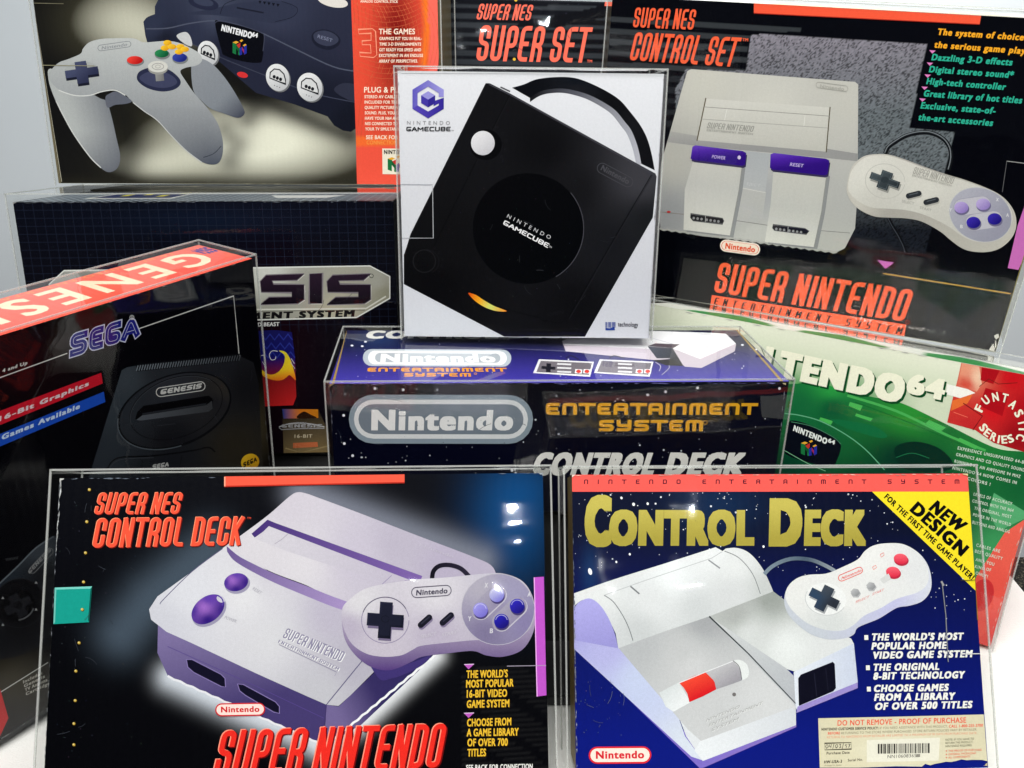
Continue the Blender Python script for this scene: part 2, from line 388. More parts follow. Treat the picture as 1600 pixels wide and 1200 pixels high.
# ------------------------------------------------------------------ the cartons
def frame(yaw, lean, roll):
    return Matrix.Rotation(RAD(yaw), 3, 'Z') @ Matrix.Rotation(RAD(lean), 3, 'X') @ Matrix.Rotation(RAD(roll), 3, 'Y')
class Carton: pass
def carton(label, pose, bg, top=None, side=(20, 18, 16), left=None, g=.006, fg=.0024, tg=None, mat='print', cell=5, film=True, back=None):
    """pose: picture point of the front face's top left corner, yaw, lean, roll, distance, width, height, depth"""
    u, v, yaw, lean, roll, d, w, h, dp = pose
    R3 = frame(yaw, lean, roll); ex, ey, ez = R3.col[0], R3.col[1], R3.col[2]
    P0 = EYE+ray(u, v)*d
    root = bpy.data.objects.new('game_console_box', None); COL.objects.link(root); root.empty_display_size = .05
    root.matrix_basis = Matrix.Translation(P0-ez*h) @ R3.to_4x4()
    root['label'] = label; root['category'] = 'box'; root['group'] = 'boxed game consoles in clear protectors'
    c = Carton(); c.root, c.w, c.h, c.d = root, w, h, dp
    # card body, a hair inside the printed panels
    bm = bmesh.new(); e = .0004
    box_into(bm, (e, e, e), (w-e, dp, h-e))
    bmesh.ops.bevel(bm, geom=list(bm.edges), offset=.0012, segments=2, affect='EDGES')
    bmesh.ops.recalc_face_normals(bm, faces=bm.faces)
    me = bpy.data.meshes.new('card_body'); bm.to_mesh(me); bm.free()
    a = me.color_attributes.new('Col', 'FLOAT_COLOR', 'POINT'); sc = S(*side)
    a.data.foreach_set('color', [q for _ in me.vertices for q in (*sc, 1)])
    c.body = link('card_body', me, M['print'], root)
    # printed panels: a fine sheet whose ink colour is a function of the place on it
    def sheet(name, o, a, b, fn, na, nb, m):
        V, C, F = [], [], []
        for j in range(nb+1):
            for i in range(na+1):
                p = o+a*(i/na)+b*(j/nb); V.append(tuple(p)); C += [*fn(i/na, j/nb, root.matrix_basis @ p)[:3], 1]
        for j in range(nb):
            for i in range(na):
                k = j*(na+1)+i; F.append((k, k+1, k+na+2, k+na+1))
        me = bpy.data.meshes.new(name); me.from_pydata(V, [], F)
        at = me.color_attributes.new('Col', 'FLOAT_COLOR', 'POINT'); at.data.foreach_set('color', C)
        return link(name, me, M[m], root)
    px = d/FPX; na = max(8, int(w/px/cell)); nb = max(8, int(h/px/cell))
    c.front = sheet('front_panel', Vector((0, 0, 0)), Vector((w, 0, 0)), Vector((0, 0, h)), (lambda s, t, P: bg(*proj(P))), na, nb, mat)
    c.face = Face(root, P0, -ey); c.face.lim = ((0, w), (-1, 1), (0, h)); c.P0 = P0; c.ex, c.ey, c.ez = ex, ey, ez
    if top:
        c.top = sheet('top_panel', Vector((0, 0, h)), Vector((w, 0, 0)), Vector((0, dp, 0)), (lambda s, t, P: top(s, t)), 60, 24, 'print')
        c.tface = Face(root, P0, ez); c.tface.lim = ((0, w), (0, dp), (-1, 9))
    if film:
        tg = g if tg is None else tg
        lo, hi, f0, f1, z0, z1 = -g, w+g, -fg, dp+g, -.002, h+tg
        bm = bmesh.new(); b = .0045
        quad_into(bm, [(lo, f0, z1), (hi, f0, z1), (hi, f1, z1), (lo, f1, z1)])            # lid
        quad_into(bm, [(lo, f0, z0), (lo, f1, z0), (lo, f1, z1), (lo, f0, z1)])            # sides
        quad_into(bm, [(hi, f0, z0), (hi, f1, z0), (hi, f1, z1), (hi, f0, z1)])
        quad_into(bm, [(lo, f1, z0), (hi, f1, z0), (hi, f1, z1), (lo, f1, z1)])            # back
        quad_into(bm, [(lo, f0, z0), (hi, f0, z0), (hi, f0, z1), (lo, f0, z1)])            # front
        c.film = done(bm, 'clear_protector', M['glossy_film' if mat == 'film_print' else 'film'], root)
        bm = bmesh.new(); r = .0007
        for a, q in (((lo, f0, z1), (hi, f0, z1)), ((lo, f0, z0), (lo, f0, z1)), ((hi, f0, z0), (hi, f0, z1)), ((lo, f0, z1), (lo, f1, z1)), ((hi, f0, z1), (hi, f1, z1)), ((lo, f1, z1), (hi, f1, z1)), ((lo, f1, z0), (lo, f1, z1)), ((hi, f1, z0), (hi, f1, z1))):
            box_into(bm, tuple(min(m, n)-r for m, n in zip(a, q)), tuple(max(m, n)+r for m, n in zip(a, q)))
        c.folds = done(bm, 'folded_edge', M['fold'], c.film)
    return c
WHITE, BLK = S(232, 232, 228), S(6, 6, 12)
def rnd(seed): return random.Random(seed)
def wear_and_glints(c, edges, n, col, seed, size=(1, 5), wid=(.8, 1.8)):
    """rubbed card along the edges; some calls draw film glints as ink"""
    g = c.face.group('edge_wear_glints', c.front); r = rnd(seed)
    for (a, b) in edges:
        for _ in range(n):
            t = r.random(); L = r.uniform(*size); dx, dy = b[0]-a[0], b[1]-a[1]; q = math.hypot(dx, dy)
            x, y = a[0]+dx*t, a[1]+dy*t; ux, uy = dx/q, dy/q; o = r.uniform(-.3, 1.4); w = r.uniform(*wid)
            nx, ny = -uy, ux; k = r.uniform(.4, 1)
            P = [(x-ux*L+nx*o, y-uy*L+ny*o), (x+nx*(o-w*.5), y+ny*(o-w*.5)), (x+ux*L+nx*o, y+uy*L+ny*o), (x+nx*(o+w*.5), y+ny*(o+w*.5))]
            g.poly(P, tuple(q_*k for q_ in col), step=False)
    return g.build()
def scuffs(c, region, n, seed, col, mat='print'):
    g = c.face.group('scuff_pattern', c.front, mat); r = rnd(seed)
    for i in range(n):
        x, y = region(r); a = r.uniform(0, 6.28); L = r.uniform(3, 22); k = r.uniform(.4, 1); b = r.uniform(-.5, .5)
        pts = [(x+math.cos(a+b*t)*L*t, y+math.sin(a+b*t)*L*t) for t in (0, .33, .66, 1)]
        g.line(pts, r.uniform(.4, .8), tuple(q*k for q in col), step=(i == 0))
    for i in range(n*3):
        x, y = region(r); q = r.uniform(.3, .8); g.poly(ell(x, y, q, q, 0, 6), tuple(z*r.uniform(.5, 1.2) for z in col), step=False)
    g.build()
def worn_corner(g, x, y, sx, sy, col, seed, k=5):
    r = rnd(seed); P = [(x, y)]+[(x+sx*k*t/4*(1+r.uniform(-.2, .2)), y+sy*k*(4-t)/4*.8*(r.uniform(.5, 1.1))) for t in range(5)]
    g.poly(P, col)
def stars(g, region, n, seed, rmax=1.6, col=None):
    r = rnd(seed); g.f.layer += 1
    for _ in range(n):
        x, y = region(r); q = rmax*(.35+.65*r.random()**3); k = r.uniform(.55, 1)
        g.poly(ell(x, y, q, q, 0, 6), tuple(k*z for z in (col or S(235, 240, 250))), step=False)
def ntext(g, s, p0, p1, up, col, bold=0, track=0, step=True): g.letters(text(s, bold, track), p0, p1, up, col, step=step)
def snes(g, s, p0, p1, up, col, edge=None, w=.36, t=.125, gap=.085, sp=.2, sh=1.2):
    """the condensed slanted block lettering, with its dark and light rim"""
    L = block(s, w, t, .13, gap, sp)
    if edge:
        for dx, dy, cc in edge: g.letters(L, (p0[0]+dx, p0[1]+dy), (p1[0]+dx, p1[1]+dy), up, cc)
    g.letters(L, p0, p1, up, col)
def nes(g, s, p0, p1, up, col, w=.95, t=.22, gap=.16, sp=.55):
    g.letters(block(s.replace('S', 's'), w, t, .16, gap, sp), p0, p1, up, col)
def racetrack(g, cx, cy, L, h, rot, rim, fill, ink, rw=None, bold=.05, dot=True):
    """the maker's rounded badge with its name"""
    rw = rw or h*.1; c, q = math.cos(RAD(rot)), math.sin(RAD(rot))
    g.poly(pill(cx, cy, L, h, rot), rim)
    if fill: g.poly(pill(cx, cy, L-2*rw, h-2*rw, rot), fill)
    a, b = L*.385, h*.19
    g.letters(text('Nintendo', bold, .02), (cx-a*c-b*-q*-1, cy-a*q+b*c), (cx+a*c-b*q, cy+a*q+b*c), (h*.42*q, -h*.42*c), ink)
def cube_n(g, cx, cy, w, h):
    """the four-sided coloured N"""
    X = lambda a, b: (cx+a*w/2, cy+b*h/2)
    gr, rd, bl, yl = S(25, 110, 60), S(190, 50, 45), S(35, 45, 150), S(225, 165, 50)
    g.poly([X(-1, -.62), X(-.5, -.45), X(-.5, 1-.1), X(-1, .7)], gr); g.poly([X(0, -.1), X(.0, 1.), X(-.22, .93), X(-.22, .2)], gr)
    g.poly([X(-.5, -.45), X(0, .25), X(0, .75), X(-.5, .15)], S(20, 85, 45))
    g.poly([X(0, .1), X(.35, -.1), X(.35, .9), X(0, 1)], bl); g.poly([X(.35, -.1), X(.75, .5), X(.75, .95), X(.35, .35)], S(150, 40, 90))
    g.poly([X(.62, -.15), X(1, -.3), X(1, .75), X(.62, .9)], bl)
    g.poly([X(-1, -.62), X(-.5, -.8), X(-.1, -.65), X(-.5, -.45)], yl); g.poly([X(0, -.85), X(.35, -1), X(.5, -.85), X(.2, -.65)], yl)
    g.poly([X(.45, -.25), X(.8, -.45), X(1, -.3), X(.62, -.12)], yl); g.poly([X(-.45, -.3), X(.1, -.6), X(.1, -.1), X(-.1, .1)], rd)
def cross(cx, cy, a, b, rot, ky=1.0):
    c, q = math.cos(RAD(rot)), math.sin(RAD(rot)); P = [(-b,-a),(b,-a),(b,-b),(a,-b),(a,b),(b,b),(b,a),(-b,a),(-b,b),(-a,b),(-a,-b),(-b,-b)]
    return [(cx+x*c-y*ky*q, cy+x*q+y*ky*c) for x, y in P]
# =================================================================== 1  box at the front left: grey-lilac console on black
def bgA(u, v):
    b = mixc(S(2, 3, 10), S(1, 1, 4), (v-740)/300)
    k = gau(u, v, 800, 812, 62, 95)+.3*gau(u, v, 830, 760, 60, 40); b = mixc(b, S(6, 78, 140), min(1, k*.62))
    d = segd(u, v, [(330, 860), (235, 935), (190, 990)]); b = mixc(b, S(120, 142, 165), .26*math.exp(-(d/40)**2))
    d = segd(u, v, [(470, 770), (750, 875)]); b = mixc(b, S(120, 125, 140), .85*math.exp(-(d/27)**2))
    d = segd(u, v, [(268, 1058), (366, 1104), (450, 1140), (508, 1166)]); b = mixc(b, S(205, 212, 222), .95*math.exp(-(d/22)**2))
    d = segd(u, v, [(508, 1168), (565, 1130), (680, 1024)]); b = mixc(b, S(225, 228, 232), .95*math.exp(-(d/15)**2))
    if 720 < u < 860 and v > 1040 and (v*.999+u*.012) % 7.5 < 2.6: b = tuple(q+.0045 for q in b)
    return b
A = carton('dark box picturing a lilac-grey console and rounded pad, tilted back beside the navy box',
           (93.95, 747, 9.84, -23.42, 3.06, .640, .3663, .2830, .0620), bgA,
           top=lambda s, t: S(3, 4, 12) if not (.34 < s < .71 and t < .95) else S(205, 60, 50), side=(12, 12, 16), cell=4)
f = A.face
lil, lil2, dk = S(196, 190, 204), S(160, 146, 190), S(78, 62, 128)
g = f.group('console_picture', A.front)
# console: sides, deck, lid, slots, buttons
g.poly([(247,972),(262,987),(510,1101),(506,1164),(366,1102),(262,1056),(246,1020)], grad((300,985),S(120,108,154),(330,1110),S(66,56,108)))
g.poly([(510,1101),(529,1104),(590,1046),(660,1018),(690,1014),(565,1132),(507,1166)], grad((520,1100),S(110,98,146),(600,1120),S(50,42,92),(680,1030),S(40,34,88)))
jag = []
for i in range(26):
    t = i/25; jag += [(262+(507-262)*t, 1056+(1164-1056)*t+(1.5 if i % 2 else 0))]
g.line(jag, 3.4, S(225, 226, 232)); jag = [(509+(688-509)*i/25, 1165+(1016-1165)*i/25+(1.7 if i % 2 else 0)) for i in range(26)]; g.line(jag, 3.6, S(235, 236, 240))
deck = [(354,852),(300,893),(246,932),(233,952),(236,968),(260,987),(300,1005),(400,1052),(480,1088),(510,1101),(529,1103),(548,1086),(590,1044),(660,1000),(760,905),(640,905),(480,930)]
g.poly(deck, idw((300,930,S(210,211,219)),(260,975,S(199,200,210)),(420,1000,S(207,207,213)),(500,1085,S(188,188,196)),(420,900,S(201,199,208)),(560,1040,S(174,171,185)),(640,960,S(170,163,183)),(520,960,S(182,177,194)),(380,930,S(215,215,220))))
g.poly(spl([(354,852),(380,834),(420,804),(452,776),(466,769),(482,772)],False)+spl([(482,772),(560,801),(650,836),(742,871),(768,884),(776,900)],False)+[(770,915),(650,913)]+spl([(560,945),(520,935),(480,915),(430,896),(392,878)],False),
       idw((450,790,S(198,193,204)),(400,850,S(207,204,211)),(560,870,S(191,185,201)),(700,890,S(174,166,188)),(470,880,S(209,206,213)),(620,850,S(179,173,190))))
g.poly(spl([(354,853),(372,868),(392,879),(430,897),(480,916),(520,932),(560,946)],False)+spl([(552,958),(520,948),(480,932),(430,911),(392,892),(366,876),(355,862)],False), grad((360,860),S(102,84,140),(540,945),S(158,138,188)))
g.poly([(418,812),(430,817),(660,900),(655,912),(640,910),(418,826),(398,840),(393,834)], grad((400,820),S(64,44,112),(650,905),S(118,92,160)))
g.poly([(420,822),(640,906),(600,910),(450,862),(400,842)], grad((430,830),S(201,198,207),(600,900),S(187,181,197)))
g.line([(429,850),(440,843),(450,834)], 1, S(161,156,171)); g.line([(597,913),(612,899)], 1.2, S(150,140,172))
g.line(spl([(348,857),(300,893),(256,936),(250,944)],False), 1.2, S(90,86,120)); g.line([(510,1101),(563,1036),(585,1010)], 1.4, S(84,76,116)); g.line([(510,1102),(506,1150)], 1.2, S(60,48,100))
g.line([(262,1010),(400,1072),(506,1122)], 1, S(84,68,134))
for P in ([(292,1031),(300,1031),(345,1054),(351,1060),(352,1073),(346,1072),(303,1050),(294,1042)],[(372,1069),(380,1070),(430,1097),(436,1104),(436,1114),(428,1112),(384,1086),(375,1079)]): g.line(P, 2.5, S(130,116,172), True); g.poly(P, S(14,12,34))
for cx, cy, rx, ry, ro in ((369,909.6,19,14,-12),(325,952,29,19.5,-38)):
    g.poly(ell(cx+2, cy+3, rx+1, ry+1, ro), S(150,146,172)); g.poly(ell(cx, cy, rx, ry, ro), idw((cx-6,cy-3,S(150,100,190)),(cx+rx*.9,cy+2,S(50,26,120)),(cx-rx*.9,cy,S(66,40,140)),(cx,cy+ry*.9,S(44,20,118)),(cx,cy-ry*.9,S(88,56,160))), fine=6)
g.poly(ell(345,936,7,5,30,20), S(198,195,209)); g.line(ell(337,939,12,9,20,14,-100,20), 2, S(80,60,150))
for a, b, s_ in (((394,921),(407,929),'RESET'),((350,966),(368,973),'POWER')): ntext(g, s_, a, b, (3,-4), S(162,161,173))
for p, e, s_, h in (((441,996),(532,1034),'SUPER NINTENDO',15),((434,1004),(528,1048),'ENTERTAINMENT SYSTEM',5)):
    snes(g, s_, (p[0]+1, p[1]+1.2), (e[0]+1, e[1]+1.2), (h*.55, -h), S(237,237,239), w=.4); snes(g, s_, p, e, (h*.55, -h), S(134,130,156), w=.4)
g.line([(436,1007),(526,1050),(523,1056)], 1, S(140,136,160))
ntext(g, 'Nintendo', (655,853), (708,872), (1.5,-4.5), S(187,181,197))
g.build()
g = f.group('controller_picture', A.front)
g.poly(spl([(560,1000),(600,1040),(640,1036),(672,1024),(664,1036),(640,1050),(612,1060),(590,1058)]), S(60,48,110))
g.line(spl([(675,908),(677,893),(687,884),(704,883),(721,889),(735,903)],False), 7, grad((676,900),S(12,10,22),(730,890),S(36,32,50)))
body = spl([(534,966),(536,950),(546,938),(566,923),(592,914),(644,906),(700,902),(762,896),(790,897),(818,910),(832,932),(836,958),(833,988),(816,1015),(786,1026),(760,1024),(738,1017),(698,1021),(660,1026),(643,1034),(618,1045),(598,1047),(574,1039),(552,1020),(538,996)])
g.poly(body, grad((600,960),S(170,158,182),(600,1046),S(84,60,122)))
facep = spl([(534,964),(536,948),(547,936),(566,922),(592,914),(644,906),(700,902),(762,896),(790,897),(816,908),(831,930),(835,955),(828,982),(802,1001),(772,1005),(748,1000),(700,1004),(658,1009),(645,1015),(626,1024),(598,1026),(572,1021),(550,1006),(538,984)])
g.poly(facep, idw((560,940,S(208,206,212)),(600,1010,S(190,183,197)),(680,930,S(206,203,211)),(680,990,S(179,171,190)),(800,990,S(162,155,175)),(780,905,S(191,188,201)),(545,980,S(177,169,188))))
g.line(ell(602,969,37,36), 1.3, S(140,132,158)); g.line(ell(602,969,37,36,0,20,200,330), 1.6, S(96,90,112))
g.poly(ell(778,952,57,55.5), idw((750,920,S(168,164,179)),(800,930,S(150,146,176)),(760,990,S(120,112,146)),(820,970,S(128,120,160)),(780,950,S(142,136,164))), fine=8)
g.line(ell(778,952,57,55.5), 1, S(177,174,187))
for a, b in (((750.6,953),(776,929)),((783.4,971),(808,947))):
    cx, cy = (a[0]+b[0])/2, (a[1]+b[1])/2; g.poly(pill(cx+1, cy+1, 65, 29, -43), S(187,183,196)); g.poly(pill(cx, cy, 64, 28, -43), grad((cx-15,cy-15),S(160,156,172),(cx+15,cy+15),S(134,126,158)))
for (x, y), c0, c1 in (((750.6,953),S(150,144,222),S(112,104,196)),((776,929),S(186,187,222),S(120,116,204)),((783.4,970.5),S(36,30,170),S(24,16,110)),((808,947),S(44,36,176),S(26,18,120))):
    g.poly(ell(x+1, y+3, 11.5, 11.5), S(70,60,110)); g.poly(ell(x, y, 11.5, 11.5), grad((x-6,y-8),c0,(x+6,y+9),c1), fine=6); g.line(ell(x, y-.5, 9, 9, 0, 20, 190, 350), 1, mixc(c0, S(228,228,240), .5))
for s_, x, y in (('Y',731,970),('B',765,989),('X',757,918),('A',824,932)): ntext(g, s_, (x, y), (x+5, y), (.6,-7), S(207,206,213), .04)
g.poly(cross(603,973,28,10,4), S(110,100,130)); g.poly(cross(602,969,28.5,10,4), grad((585,945),S(34,36,58),(620,995),S(10,12,26))); g.line(ell(602,967,7,6,0,16), 1, S(10,12,24)); g.poly(cross(602,968,25,7.5,4), S(24,26,44)); g.line(ell(602,967,6,5,0,16), 1, S(12,14,26))
for x, y in ((664,970.5),(698,967)): g.poly(pill(x+1, y+2.5, 27, 10, -42), S(120,110,140)); g.poly(pill(x, y, 27, 9.5, -42), S(20,20,34)); g.line([(x-6,y+4),(x+7,y-7)], 2, S(46,46,62))
ntext(g, 'SELECT', (657,997), (681,992), (1,-5), S(197,192,204)); ntext(g, 'START', (690,994), (713,990), (1,-5), S(197,192,204))
g.line(pill(674,924,62,16,-4), 1.3, S(84,80,98), True); ntext(g, 'Nintendo', (650,930), (699,926.5), (.6,-8), S(70,66,84), .045)
g.build()
g = f.group('title_lettering', A.front)
red, rim_d, rim_l = S(238,84,58), S(120,20,14), S(255,150,110)
snes(g, 'SUPER NES', (147,804), (279,803), (9,-34), red, [(1.2,1,rim_d),(-.9,-.7,rim_l)]); snes(g, 'CONTROL DECK', (144,856), (376,852), (9,-46), red, [(1.4,1.2,rim_d),(-1,-.8,rim_l)])
ntext(g, 'TM', (386,811), (392,811), (.4,-3), red)
g.build()
g = f.group('series_lettering', A.front)
snes(g, 'SUPER NINTENDO', (332,1213), (686,1199), (17,-72), S(232,44,34), [(2,1.5,S(110,8,10)),(-1.6,-1.2,S(255,150,125))])
g.build()
g = f.group('feature_lettering', A.front)
ye = S(232,186,52)
for i, (s_, x0, y0, x1, y1) in enumerate((("THE WORLD'S",728.5,1059,793,1057.5),('MOST POPULAR',728,1074,802,1072),('16-BIT VIDEO',729,1089.5,792,1088),('GAME SYSTEM',729,1105.5,795.5,1104),('CHOOSE FROM',729.5,1134.5,798.5,1132.5),('A GAME LIBRARY',729,1150,810,1148.5),('OF OVER 700',730,1165.5,793,1164.5),('TITLES',730,1181.5,759,1180.8))):
    ntext(g, s_, (x0+.8,y0+.8), (x1+.8,y1+.8), (.3,-11.3), S(90,60,8), .055); ntext(g, s_, (x0,y0), (x1,y1), (.3,-11.3), ye, .045)
ntext(g, 'SEE BACK FOR CONNECTION', (728,1203), (832,1201), (.2,-8), WHITE, .04)
for y in (1038,1114): g.poly([(725,y),(740.5,y-.5),(732,y+7.5)], S(186,90,190)); g.line([(725,y),(740.5,y-.5)], 1, S(235,210,240))
g.build()
g = f.group('maker_badge', A.front); racetrack(g, 375.5, 1108.3, 78, 20.5, -1, S(206,34,44), S(250,222,214), S(206,34,44), 2); g.build()
g = f.group('green_block', A.front)
g.poly([(86,918),(144.5,916),(140,972),(84,975)], S(20,152,138)); g.poly([(86,918),(144.5,916),(142,919.5),(88.5,921)], S(120,205,195)); g.poly([(86,918),(88.5,921),(86.5,972),(84,975)], S(110,190,180)); g.poly([(144.5,916),(142,919.5),(138,969),(140,972)], S(8,84,76))
g.build(); g = f.group('red_bar', A.front)
g.poly([(351,744.5),(632,738.5),(632,754.5),(351,760.5)], S(240,88,66)); g.line([(351,760),(632,754)], 2, S(180,44,30)); g.line([(351.5,745),(351.5,760)], 2, S(255,170,140))
g.build(); g = f.group('purple_bar', A.front)
bar = [(834,902),(849.5,901),(853.5,1086),(838.5,1088)]
g.poly(bar, S(186,82,196)); g.line([(834.5,902),(839,1088)], 1.6, S(232,170,236)); g.line([(792,1040.5),(853,1039.5)], 1, S(170,160,180))
g.build(); g = f.group('gold_dot_pattern', A.front)
for x, y in ((140,765),(136,815),(134,863.5),(131,909),(129,952),(124,1004),(119,1048),(118,1094),(116,1130),(116,1163)): g.poly(ell(x+.6,y+.6,2.6,2.6,0,12), S(70,52,10)); g.poly(ell(x,y,2.3,2.2,0,12), S(196,164,70)); g.poly(ell(x-.6,y-.6,.8,.8,0,8), S(245,235,180))
g.build()
wear_and_glints(A, [((94,748),(70,1199))], 80, S(150,155,165), 3, (1,6)); wear_and_glints(A, [((94,748),(350,745)),((640,738),(848,739))], 14, S(120,130,145), 4, (2,7)); wear_and_glints(A, [((97,752),(88,860))], 26, S(215,218,220), 5, (2,8), (1.2,2.4))  # rubbed left edge; the top-edge dashes are film glints drawn as ink
scuffs(A, lambda r: (r.uniform(90,225), r.uniform(760,1190)), 16, 71, S(60,64,74))
g = A.face.group('worn_corner', A.front); worn_corner(g, 94, 747.5, 1, 1, S(190,190,188), 1, 8); worn_corner(g, 848, 739, -1, 1, S(150,160,170), 2, 7); g.build()
# lettering on the lid, seen mirrored in the box behind
def lidtext(c, name, items, fn):
    g = Art(c.tface, name, c.top, 'print'); c.tface.layer = 6
    X = lambda s, t: c.root.matrix_basis @ Vector((s*c.w, t*c.d, c.h))
    fn(g, X); return g.build()
def lid_put(g, X, L, s0, s1, t0, t1, col, slant=0):
    x0 = min(q[0] for P, T in L for q in P); x1 = max(q[0] for P, T in L for q in P); g.f.layer += 1
    for P, T in L: g.tris([X(s0+(s1-s0)*(q[0]-x0)/(x1-x0)+slant*q[1], t0+(t1-t0)*q[1]) for q in P], T, col, False)
def lidA(g, X):
    lid_put(g, X, block('SUPER NINTENDO', .36, .12, .12, .085, .2), .36, .69, .25, .8, S(20,10,14), .01)
    lid_put(g, X, text('SUPER NES', .03), .05, .28, .25, .7, S(238,84,58))
    P = [X(.76,.1), X(.97,.1), X(.97,.9), X(.76,.9)]; g.f.layer += 1; g.tris(P, [(0,1,2),(0,2,3)], S(170,164,184))
lidtext(A, 'lid_lettering', None, lidA)
# =================================================================== 2  navy box at the front right
def bgB(u, v):
    b = mixc(S(8,14,40), S(8,22,120), ((v-830)/330)**1.0 if v > 830 else 0)
    b = mixc(b, S(24,70,120), .25*gau(u, v, 1120, 790, 70, 42)+.4*gau(u, v, 922, 895, 14, 40))  # lamp reflections on the film, mixed into the ink colour
    return b
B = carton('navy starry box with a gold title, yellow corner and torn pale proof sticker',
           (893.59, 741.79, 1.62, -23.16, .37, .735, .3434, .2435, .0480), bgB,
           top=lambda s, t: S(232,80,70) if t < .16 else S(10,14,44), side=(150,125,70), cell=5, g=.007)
f = B.face
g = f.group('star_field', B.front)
stars(g, lambda r: (r.uniform(897,1505), 770+170*r.random()**1.5), 190, 5, 1.7)
stars(g, lambda r: (r.uniform(1455,1520), r.uniform(850,975)), 16, 6, 1.6)
for x, y, q in ((990,788,2.2),(922,893,3),(971,778,1.8),(1012,787,1.8),(984,866,1.6),(963,878,1.5),(1193,854,1.7)): g.poly(ell(x,y,q,q*1.2 if q<2.9 else q*1.8,-15,12), S(245,248,252))  # the largest, stretched one is a lamp glint painted among the stars
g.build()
g = f.group('red_band', B.front)
g.poly([(893.5,741.5),(1512,740),(1515.2,768),(893.8,768.3)], S(242,92,84))
g.build(); g = f.group('yellow_corner', B.front)
g.poly([(1362.5,768.2),(1515.2,768.2),(1526.5,923)], S(236,216,40))
g.build(); g = f.group('band_lettering', B.front)
nes(g, 'nInTEnDO EnTERTAInmEnT SYSTEm', (912.5,756.3), (1499,756), (.2,-7), S(58,10,40), w=.85, t=.2, gap=2.05, sp=2.6)
g.build()
g = f.group('corner_lettering', B.front)
ntext(g, 'NEW', (1450.5,795), (1499,832), (13.5,-13), BLK, .085, .03); ntext(g, 'DESIGN', (1421,797), (1502,869.5), (12.5,-13.5), BLK, .085, .03)
ntext(g, 'FOR THE FIRST TIME GAME PLAYER!', (1381,777.5), (1518,907), (5.5,-6.5), BLK, .07, .06)
g.build()
g = f.group('title_lettering', B.front)
gold = lambda u, v: mixc(S(192,180,86), S(166,154,64), (v-790)/50)
for s_, a, b, h in (('C',(912.7,849),(955,849),70),('ONTROL',(951,849.2),(1178.5,849.2),49),('D',(1201,849.2),(1253,849.2),66),('ECK',(1256,849.4),(1353,849.4),49.5)):
    ntext(g, s_, a, b, (1.5,-h), gold, .115, -.03)
g.build()
g = f.group('console_picture', B.front)
LG, SH = S(214,217,219), S(168,172,178)
# underside, left flank, front lip
g.poly([(897,1010),(966,1010),(1098,1180),(1244,1126),(1244,1136),(1098,1200),(1093,1200)], grad((900,1015),S(96,88,196),(1240,1130),S(132,112,190)))
g.poly([(896,945),(966,1012),(1056,1108),(1070,1150),(1098,1188),(1080,1182),(897,1014)], idw((900,980,S(166,164,218)),(1000,1060,S(190,200,228)),(1090,1180,S(206,214,226)),(950,1010,S(176,176,222))))
g.poly([(1056,1108),(1243.5,1100),(1243.5,1133),(1098,1189),(1072,1150)], grad((1100,1150),S(214,218,222),(1240,1110),S(196,200,206)))
g.poly([(966,1012),(1108,962),(1244,1098),(1243,1108),(1098,1160),(1075,1140)], idw((1000,1010,S(178,181,184)),(1100,970,S(160,163,166)),(1080,1040,S(200,202,204)),(1200,1090,S(204,206,208)),(1100,1150,S(196,198,200)),(1070,1020,S(190,192,194))))
g.poly([(1094,1158),(1236,1106),(1243,1110),(1243.5,1133),(1098,1189),(1085,1172)], grad((1100,1165),S(222,226,230),(1240,1120),S(204,208,214)))
# hump
hump = spl([(897,927),(960,905),(1040,880),(1118,855)],False)+[(1129,861)]+spl([(1134,857),(1150,856),(1166,861),(1180,873),(1193,891),(1203,912),(1208,924)],False)+spl([(1160,944),(1108,963),(1040,986),(990,1004),(966,1013)],False)+spl([(962,990),(948,962),(930,943),(912,937),(897,947)],False)
g.poly(hump, idw((930,925,S(222,225,226)),(1110,865,S(228,231,233)),(1050,900,S(232,236,238)),(1000,985,S(196,200,202)),(1090,950,S(200,204,206)),(1195,920,S(194,198,198)),(1150,880,S(220,223,224)),(1020,940,S(216,219,221)),(1140,930,S(206,209,211))))
g.poly([(897,947)]+spl([(897,950),(906,940),(922,935),(938,946),(952,968),(961,992),(966,1013)],False)+[(897,1000)], grad((920,945),S(170,166,226),(940,1010),S(150,146,208)))
g.line(spl([(944,930),(958,940),(972,960),(982,980),(989,1001)],False), 1.4, S(120,124,128)); g.line(spl([(1132,861),(1155,872),(1176,897),(1188,928)],False), 1.3, S(130,134,136))
g.line([(944,930),(1002,909),(1112,872),(1128,862)], 1, S(178,182,186)); g.line([(985,916),(999,928)], 2.4, S(120,124,128)); g.line([(1107,875),(1125,888)], 2.2, S(140,144,148))
g.poly([(1108,963),(1208,924),(1240,948),(1330,998),(1334,1006),(1244,1050),(1225,1044)], idw((1150,960,S(168,172,170)),(1205,935,S(150,156,152)),(1230,1010,S(222,226,226)),(1300,1010,S(214,217,218)),(1170,990,S(206,210,210))))
g.poly([(1108,963),(1228,1044),(1240,1056),(1244,1106),(1238,1096)], grad((1130,985),S(198,202,204),(1240,1080),S(176,180,186)))
g.poly([(1240,1050),(1334,1005),(1340,1066),(1340,1072),(1246,1112),(1243,1104)], grad((1250,1060),S(216,222,232),(1335,1060),S(196,204,222)))
g.poly([(1246,1104),(1340,1066),(1340,1075),(1244,1114)], S(150,136,200))
g.poly([(1247,1060),(1251,1054),(1301,1034),(1304,1037),(1306,1075),(1302,1080),(1248,1103)], S(10,10,26)); g.line([(1272,1052),(1276,1088)], 1, S(34,34,52)); g.line([(1290,1044),(1294,1080)], 1, S(28,28,46))
g.line([(1108,963),(1170,1022),(1243,1099)], (2.4,1.6), S(60,64,68))
